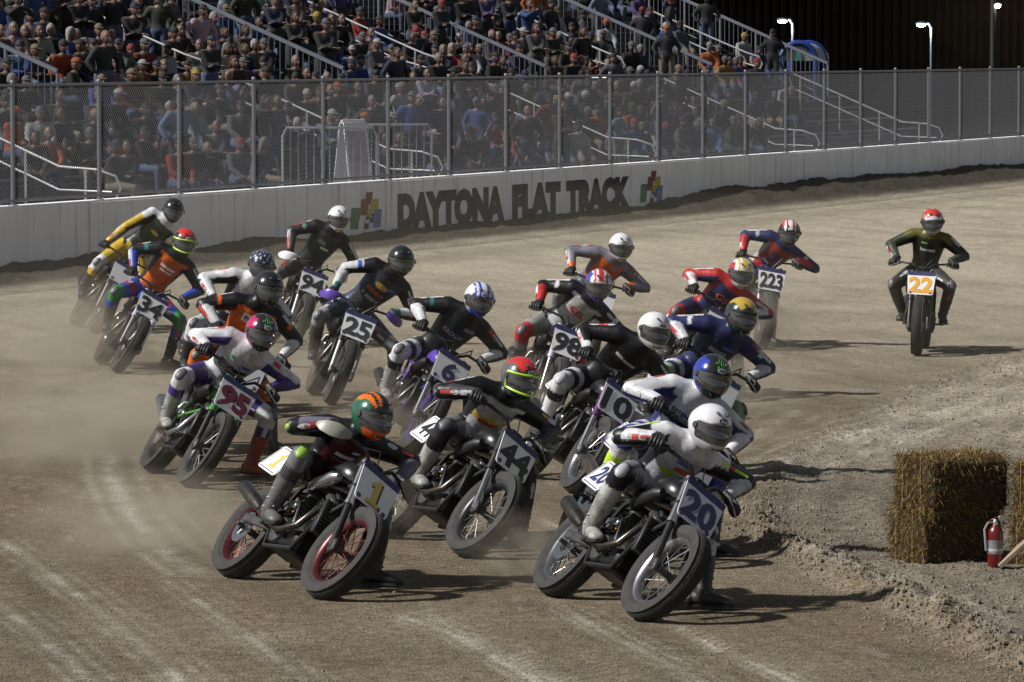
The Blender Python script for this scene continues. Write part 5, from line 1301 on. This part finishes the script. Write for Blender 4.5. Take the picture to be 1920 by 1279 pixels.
# ================================================================== spectators
def spectator_template(kind):
    """local: x = facing, y = left, z up, origin on the floor under the hips"""
    seated = kind.startswith('sit')
    hz = .50 if seated else .92
    pel = V((0, 0, hz + .05)); lean = {'sit_fwd': .16}.get(kind, .04)
    neck = pel + V((lean, 0, .50)); chest = pel.lerp(neck, .6) + V((-.03, 0, 0))
    right = V((0, -1, 0)); J = dict(pelvis=pel, chest=chest, neck=neck, right=right, hipright=right, front=V((1, 0, 0)))
    for s, sy in (('R', -1), ('L', 1)):
        J['sh' + s] = chest.lerp(neck, .72) + V((0, sy * .185, 0)); J['hip' + s] = pel + V((0, sy * .10, -.02))
        if seated: J['an' + s] = V((.42, sy * .13, .09)); J['kn' + s] = V((.43, sy * .15, .52))
        else: J['an' + s] = V((-.02 + .05 * sy, sy * .13, .09)); J['kn' + s] = V((.03, sy * .12, .50))
        if kind in ('sit', 'sit_fwd'): w = V((.36, sy * .10, .63))
        elif kind in ('sit_fold', 'stand_fold'): w = neck + V((.24, -sy * .10, -.32))
        elif kind in ('sit_phone', 'stand_phone'): w = neck + V((.36, sy * .05, .02 if s == 'R' else -.03))
        else: w = pel + V((.10, sy * .26, .0))
        J['wr' + s] = w; J['el' + s] = ik(J['sh' + s], w, .29, .26, V((-.35, sy * .8, -.6)))
    me, co, names, bid, par, off = body_mesh("body", J, .030, 1.05, 3)
    for m in (objcol_mat("clothing", .85), mat_trousers(), mat_skin(), mat("shoe_dark", (.03, .03, .03), .7), mat("eye_dark", (.02, .015, .012), .4), mat("lips", (.28, .12, .10), .6)): me.materials.append(m)
    vb = [names[i][:5] for i in bid]
    mi = []
    for p in me.polygons:
        v = p.vertices[0]; n = vb[v]
        k = 1 if n in ('thigh', 'shank') else 0
        if n == 'torso' and par[v] < .1: k = 1
        if n == 'torso' and par[v] > .965: k = 2
        mi.append(k)
    me.polygons.foreach_set('material_index', mi)
    # head with face, hands with fingers, shoes: same mesh
    mb = MB(); H = neck + V((.035, 0, .165))
    nr, na = 14, 18; rings = []
    for j in range(nr + 1):
        e = max(-1.5, min(1.5, -math.pi / 2 + math.pi * j / nr)); ring = []
        for i in range(na):
            a = 2 * math.pi * i / na; x = .096 * math.cos(e) * math.cos(a); y = .078 * math.cos(e) * math.sin(a); z = .122 * math.sin(e)
            fr = max(0, math.cos(a))
            if z < -.02: y *= 1 - .25 * min(1, (-z - .02) / .09); x += .012 * fr * min(1, -z / .08)
            if -.01 < z < .03: x -= .010 * fr * (abs(y) > .015)      # eye sockets
            if .03 < z < .06: x += .005 * fr
            ring.append(H + V((x, y, z)))
        rings.append(ring)
    mb.rings(rings, 2)
    mb.add([H + V(q) for q in ((.093, 0, .025), (.098, -.017, -.028), (.120, 0, -.026), (.098, .017, -.028), (.096, 0, -.036))], [(0, 1, 2), (0, 2, 3), (1, 4, 2), (2, 4, 3)], 2)
    for sy in (-1, 1):
        mb.ell(H + V((.082, sy * .030, .012)), (.010, .013, .007), n=8, mi=4); mb.ell(H + V((-.005, sy * .080, -.005)), (.018, .008, .028), n=8, mi=2)
        w = J['wrR' if sy < 0 else 'wrL']; e = J['elR' if sy < 0 else 'elL']; d = (w - e).normalized(); s_ = d.cross(V((0, 0, 1)))
        s_ = s_.normalized() if s_.length > .1 else V((0, 1, 0)); u_ = s_.cross(d)
        R3 = Matrix([d, s_, u_]).transposed(); mb.ell(w + d * .045, (.055, .040, .020), R3, n=10, mi=2)
        for f, l in ((-.028, .060), (-.010, .072), (.010, .068), (.027, .052)):
            b0 = w + d * .085 + s_ * f; mb.tube([b0, b0 + d * l * .5 - u_ * .008, b0 + d * l * .8 - u_ * .028], [.010, .009, .007], 5, mi=2)
        b0 = w + d * .03 + s_ * (.04 * sy); mb.tube([b0, b0 + d * .035 + s_ * .02 * sy - u_ * .01, b0 + d * .06 + s_ * .015 * sy - u_ * .02], [.012, .011, .008], 5, mi=2)
        an = J['anR' if sy < 0 else 'anL']; mb.rings([[an + V((x, wd * math.cos(t), max(-.085, zc + hh * math.sin(t)))) for t in [2 * math.pi * k / 10 for k in range(10)]] for x, wd, hh, zc in ((-.075, .025, .03, -.05), (-.04, .042, .05, -.035), (.06, .045, .045, -.045), (.14, .045, .03, -.058), (.19, .02, .015, -.07))], 3)
    mb.ell(H + V((.098, 0, -.062)), (.006, .022, .005), n=8, mi=5)
    me2 = mb.mesh("tmp", [m for m in me.materials], 60)
    b = bmesh.new(); b.from_mesh(me); b.from_mesh(me2); b.to_mesh(me); b.free(); bpy.data.meshes.remove(me2)
    me.shade_smooth()
    return me, H, J
def mat_trousers():
    if "trousers" in MATS: return MATS["trousers"]
    m = mat("trousers", (1, 1, 1), .85, 0, .2, 12, .2); nt = m.node_tree
    oi = nt.nodes.new("ShaderNodeObjectInfo"); rp = nt.nodes.new("ShaderNodeValToRGB"); rp.color_ramp.interpolation = 'CONSTANT'
    cs = [(0, (.02, .02, .022)), (.3, (.035, .05, .10)), (.6, (.06, .08, .14)), (.8, (.16, .13, .09)), (.92, (.05, .05, .05))]
    el = rp.color_ramp.elements
    el[0].color = (*cs[0][1], 1); el[1].position = cs[1][0]; el[1].color = (*cs[1][1], 1)
    for p, c in cs[2:]: e = el.new(p); e.color = (*c, 1)
    nt.links.new(oi.outputs['Random'], rp.inputs[0]); mx = [n for n in nt.nodes if n.type == 'MIX'][0]; nt.links.new(rp.outputs[0], mx.inputs[6])
    return m
def mat_skin():
    if "skin" in MATS: return MATS["skin"]
    m = mat("skin", (1, 1, 1), .55, 0, .15, 25, .05); nt = m.node_tree
    oi = nt.nodes.new("ShaderNodeObjectInfo"); rp = nt.nodes.new("ShaderNodeValToRGB"); el = rp.color_ramp.elements
    el[0].color = (.10, .05, .035, 1); el[0].position = 0; el[1].color = (.15, .088, .066, 1); el[1].position = .25; e = el.new(1); e.color = (.13, .074, .055, 1)
    nt.links.new(oi.outputs['Random'], rp.inputs[0]); mx = [n for n in nt.nodes if n.type == 'MIX'][0]; nt.links.new(rp.outputs[0], mx.inputs[6])
    return m
def crowd():
    kinds = ['sit', 'sit_fwd', 'sit_fold', 'sit_phone', 'stand', 'stand_fold', 'stand_phone']
    T = {k: spectator_template(k) for k in kinds}
    hm = objcol_mat("headwear", .8)
    heads = {}
    mb = MB(); rr = []                                  # peaked cap
    for e in (0, 20, 40, 60, 78, 88): rr.append([V((.108 * math.cos(rad(e)) * math.cos(a), .090 * math.cos(rad(e)) * math.sin(a), .045 + .092 * math.sin(rad(e)))) for a in [2 * math.pi * k / 18 for k in range(18)]])
    mb.rings(rr); pk = [(.09 + .085 * math.cos(a), .078 * math.sin(a), .048 - .012 * math.cos(a)) for a in np.linspace(-1.45, 1.45, 9)]
    mb.add(pk + [(x, y, z + .008) for x, y, z in pk], [tuple(range(9)), tuple(range(17, 8, -1))] + [(i, i + 1, 10 + i, 9 + i) for i in range(8)]); heads['cap'] = mb.mesh("cap", hm, 50)
    mb = MB(); rr = []                                  # short hair
    for e in (-28, -5, 15, 35, 58, 80, 88):
        rr.append([V((-.012 + .104 * math.cos(rad(e)) * math.cos(a) - (.055 * max(0, math.cos(a)) if e < 25 else .008), .086 * math.cos(rad(e)) * math.sin(a), .012 + .118 * math.sin(rad(e)) + .004 * math.sin(7 * a))) for a in [2 * math.pi * k / 18 for k in range(18)]])
    mb.rings(rr); heads['hair'] = mb.mesh("hair", hm, 60)
    mb = MB(); rr = []                                  # long hair
    for z, rx, ry, cx in ((-.22, .03, .07, -.075), (-.14, .05, .092, -.065), (-.04, .075, .096, -.05), (.04, .09, .094, -.03), (.09, .095, .085, -.015), (.125, .06, .055, -.01), (.137, .02, .02, -.01)):
        rr.append([V((cx + rx * math.cos(a) * (.75 if math.cos(a) > 0 else 1), ry * math.sin(a), z)) for a in [2 * math.pi * k / 18 for k in range(18)]])
    mb.rings(rr); heads['long'] = mb.mesh("hair", hm, 60)
    mb = MB(); rr = []                                  # knitted hat
    for e in (-8, 8, 30, 55, 78, 88): rr.append([V((.110 * math.cos(rad(e)) * math.cos(a), .092 * math.cos(rad(e)) * math.sin(a), .035 + .108 * math.sin(rad(e)))) for a in [2 * math.pi * k / 18 for k in range(18)]])
    mb.rings(rr); heads['hat'] = mb.mesh("knitted_hat", hm, 60)
    ph = MB(); ph.box((0, 0, 0), (.010, .075, .15), ch=.003); phone_me = ph.mesh("phone", mat("phone_black", (.02, .02, .022), .3))
    tops = [("black", (.012, .012, .014), 30), ("charcoal", (.035, .035, .04), 16), ("navy", (.02, .028, .07), 14), ("grey", (.12, .12, .13), 10), ("brown", (.07, .045, .03), 6), ("olive", (.05, .055, .03), 5), ("red", (.30, .025, .02), 5), ("white", (.50, .50, .50), 6), ("blue", (.04, .10, .34), 6), ("orange", (.48, .12, .02), 3), ("purple", (.10, .07, .20), 3), ("mustard", (.38, .22, .03), 2), ("pale blue", (.20, .28, .42), 3)]
    caps = [("black", (.014, .014, .016), 10), ("grey", (.15, .15, .16), 5), ("navy", (.02, .03, .08), 4), ("white", (.5, .5, .5), 3), ("orange", (.5, .12, .02), 2), ("red", (.34, .03, .03), 2), ("yellow", (.48, .33, .04), 1), ("tan", (.25, .19, .12), 2)]
    hairs = [("dark hair", (.025, .016, .010), 6), ("brown hair", (.07, .04, .02), 5), ("grey hair", (.25, .25, .25), 4), ("blond hair", (.32, .22, .10), 2), ("white hair", (.45, .45, .44), 2)]
    tops = [(n, tuple(q * .42 for q in c), w) for n, c, w in tops]; caps = [(n, tuple(q * .42 for q in c), w) for n, c, w in caps]; hairs = [(n, tuple(q * .5 for q in c), w) for n, c, w in hairs]
    rng = random.Random(5)
    def pick(l): return rng.choices(l, [q[2] for q in l])[0]
    ORD = ["front", "second", "third", "fourth", "fifth", "sixth", "seventh", "eighth", "ninth", "tenth", "eleventh", "twelfth", "thirteenth", "fourteenth"]
    SEC = ["far-left block", "left block", "centre block", "right block", "far-right block", "last block"]
    spots = []
    for k in range(0, 13):
        t = T_START + 1
        while t < T_END - .6:
            t += .56
            p = wall(t, row_o(k) + .34, row_z(k))
            px = 960 + FPX * p.x / p.y; py = 639.5 + FPX * math.tan(math.atan((CAM_H - p.z - 1.0) / p.y) - PITCH)
            if px < -10 or px > 1960 or py < -25: continue
            if any(abs(t - a) < .6 for a in AISLES): continue
            far = (t - RAIL_T[0]) / (RAIL_T[4] - RAIL_T[0])
            if k >= 4 and any(-1.5 < t - a < .15 for a in RAIL_T): continue
            if k >= 4 and px > 1440: continue
            dens = .62 if k > 3 else .50
            if far > .6: dens *= .5
            if px > 1480: continue
            spots.append((rng.random() / dens, k, t, px, py))
    spots = [s for s in spots if s[0] < 1]; spots.sort(key=lambda q: q[2] - (14 if q[1] >= 5 else 0)); rest = spots[290:]; spots = spots[:290]
    rows = {}
    for _, k, t, px, py in spots: rows.setdefault(k, []).append((px, t, py))
    seen = {}
    for k in rows:
        rows[k].sort()
        for px, t, py in rows[k]:
            stand = rng.random() < (.45 if k > 7 else .12)
            kind = rng.choice(kinds[4:6] * 3 + kinds[6:]) if stand else rng.choices(kinds[:4], [6, 4, 4, 1])[0]
            me, H, J = T[kind]
            tn, tc, _ = pick(tops); r = rng.random()
            hk, (hn, hc, _) = ('cap', pick(caps)) if r < .52 else ('hat', pick(caps)) if r < .60 else ('hair', pick(hairs)) if r < .84 else ('long', pick(hairs))
            hd = hn + " cap" if hk == 'cap' else hn + " knitted hat" if hk == 'hat' else hn if hk == 'hair' else "long " + hn
            yaw = math.atan2(-WN.y, -WN.x) + rng.gauss(-.65, .33)
            p = wall(t, row_o(k) + (.30 if kind.startswith('sit') else .04), row_z(k))
            s = rng.uniform(.94, 1.06)
            o = link("person", me, None, Matrix.Translation(p) @ Matrix.Rotation(yaw, 4, 'Z') @ Matrix.Scale(s, 4))
            o.color = (*[q * rng.uniform(.8, 1.2) for q in tc], 1)
            pose = {'sit': 'seated', 'sit_fwd': 'seated leaning', 'sit_fold': 'seated arms-folded', 'sit_phone': 'seated filming', 'stand': 'standing', 'stand_fold': 'standing arms-folded', 'stand_phone': 'standing filming'}[kind]
            blk = sum(1 for q in RAIL_T if t > q)
            key = (k, blk); seen[key] = seen.get(key, 0) + 1
            n = seen[key]; suf = "th" if 10 < n % 100 < 14 else {1: "st", 2: "nd", 3: "rd"}.get(n % 10, "th")
            tag(o, f"{pose} spectator, {tn} top, {hd}, {ORD[k]} row, {SEC[blk]}, {n}{suf} from left", "person", "spectators in the grandstand")
            c = link("cap" if hk == 'cap' else "knitted_hat" if hk == 'hat' else "hair", heads[hk], o, Matrix.Translation(H) @ Matrix.Rotation(rng.uniform(-.1, .1), 4, 'Y')); c.color = (*hc, 1)
            if kind.endswith('phone'):
                q = (J['wrR'] + J['wrL']) / 2 + V((.09, 0, .06)); ph_o = link("phone", phone_me, None, o.matrix_basis @ Matrix.Translation(q)); tag(ph_o, f"phone held by {tn}-topped spectator, {ORD[k]} row, {SEC[blk]}, {n}{suf} from left", "phone", "phones in the crowd")    # the packed rest of the crowd, past three hundred: one mass of smaller-showing people
    coarse = {}
    for kind in ('sit', 'sit_fwd', 'stand'):
        J = T[kind][2]; H = T[kind][1]
        me, co, names, bid, par, off = body_mesh("tmp", J, .055, 1.05, 2)
        fs = [tuple(p.vertices) for p in me.polygons]; leg = np.array([names[i][:5] in ('thigh', 'shank') for i in bid])
        mb = MB(); mb.ell(H, (.098, .08, .122), n=12); nh = len(mb.v); mb.ell(H + V((-.012, 0, .045)), (.108, .092, .098), n=12); nc_ = len(mb.v); mb.ell(H + V((.115, 0, .048)), (.075, .075, .012), n=10)
        hc = np.array(mb.v); hf = [tuple(i + len(co) for i in f) for f in mb.f]
        coarse[kind] = (np.concatenate([co, hc]), fs + hf, leg, len(co), nh, nc_, H); bpy.data.meshes.remove(me)
    VV, FF, CC = [], [], []; base = 0; n_in = 0
    rest.sort(key=lambda q: q[0])
    for _, k, t, px, py in rest:
        if n_in >= 900: break
        kind = rng.choices(['sit', 'sit_fwd', 'stand'], [5, 4, 4 if k > 7 else 1])[0]; co, fs, leg, nb, nh, nc_, H = coarse[kind]; iscap = rng.random() < .6
        if not iscap: co = co.copy(); co[nb + nc_:] = np.array(H)
        yaw = math.atan2(-WN.y, -WN.x) + rng.gauss(-.6, .35); c_, s_ = math.cos(yaw), math.sin(yaw); sc = rng.uniform(.93, 1.06)
        p = wall(t + rng.uniform(-.08, .08), row_o(k) + (.30 if kind != 'stand' else .04), row_z(k))
        q = co * sc; VV.append(np.stack([q[:, 0] * c_ - q[:, 1] * s_ + p.x, q[:, 0] * s_ + q[:, 1] * c_ + p.y, q[:, 2] + p.z], 1))
        col = np.zeros((len(co), 3)); col[:nb] = pick(tops)[1]; col[:nb][leg] = rng.choice([(.02, .02, .022), (.035, .05, .10), (.06, .08, .14), (.14, .11, .08)])
        col[nb:nb + nh] = rng.choice([(.13, .074, .055), (.15, .088, .066), (.06, .032, .024)]); col[nb + nh:] = pick(caps)[1] if iscap else pick(hairs)[1]
        CC.append(col); FF += [tuple(i + base for i in f) for f in fs]; base += len(co); n_in += 1
    me = bpy.data.meshes.new("packed_crowd"); me.from_pydata(np.concatenate(VV).tolist(), [], FF); me.shade_smooth(); set_col(me, np.concatenate(CC)); me.materials.append(attr_mat("crowd_cloth", .85, .3, 9.0, .3, 25.0))

    o = link("packed_crowd", me); o['kind'] = 'stuff'; tag(o, "packed mass of further spectators filling the grandstand rows between the others", "crowd"); print("crowd mass", n_in, len(spots), len(rest), len(FF))
crowd()
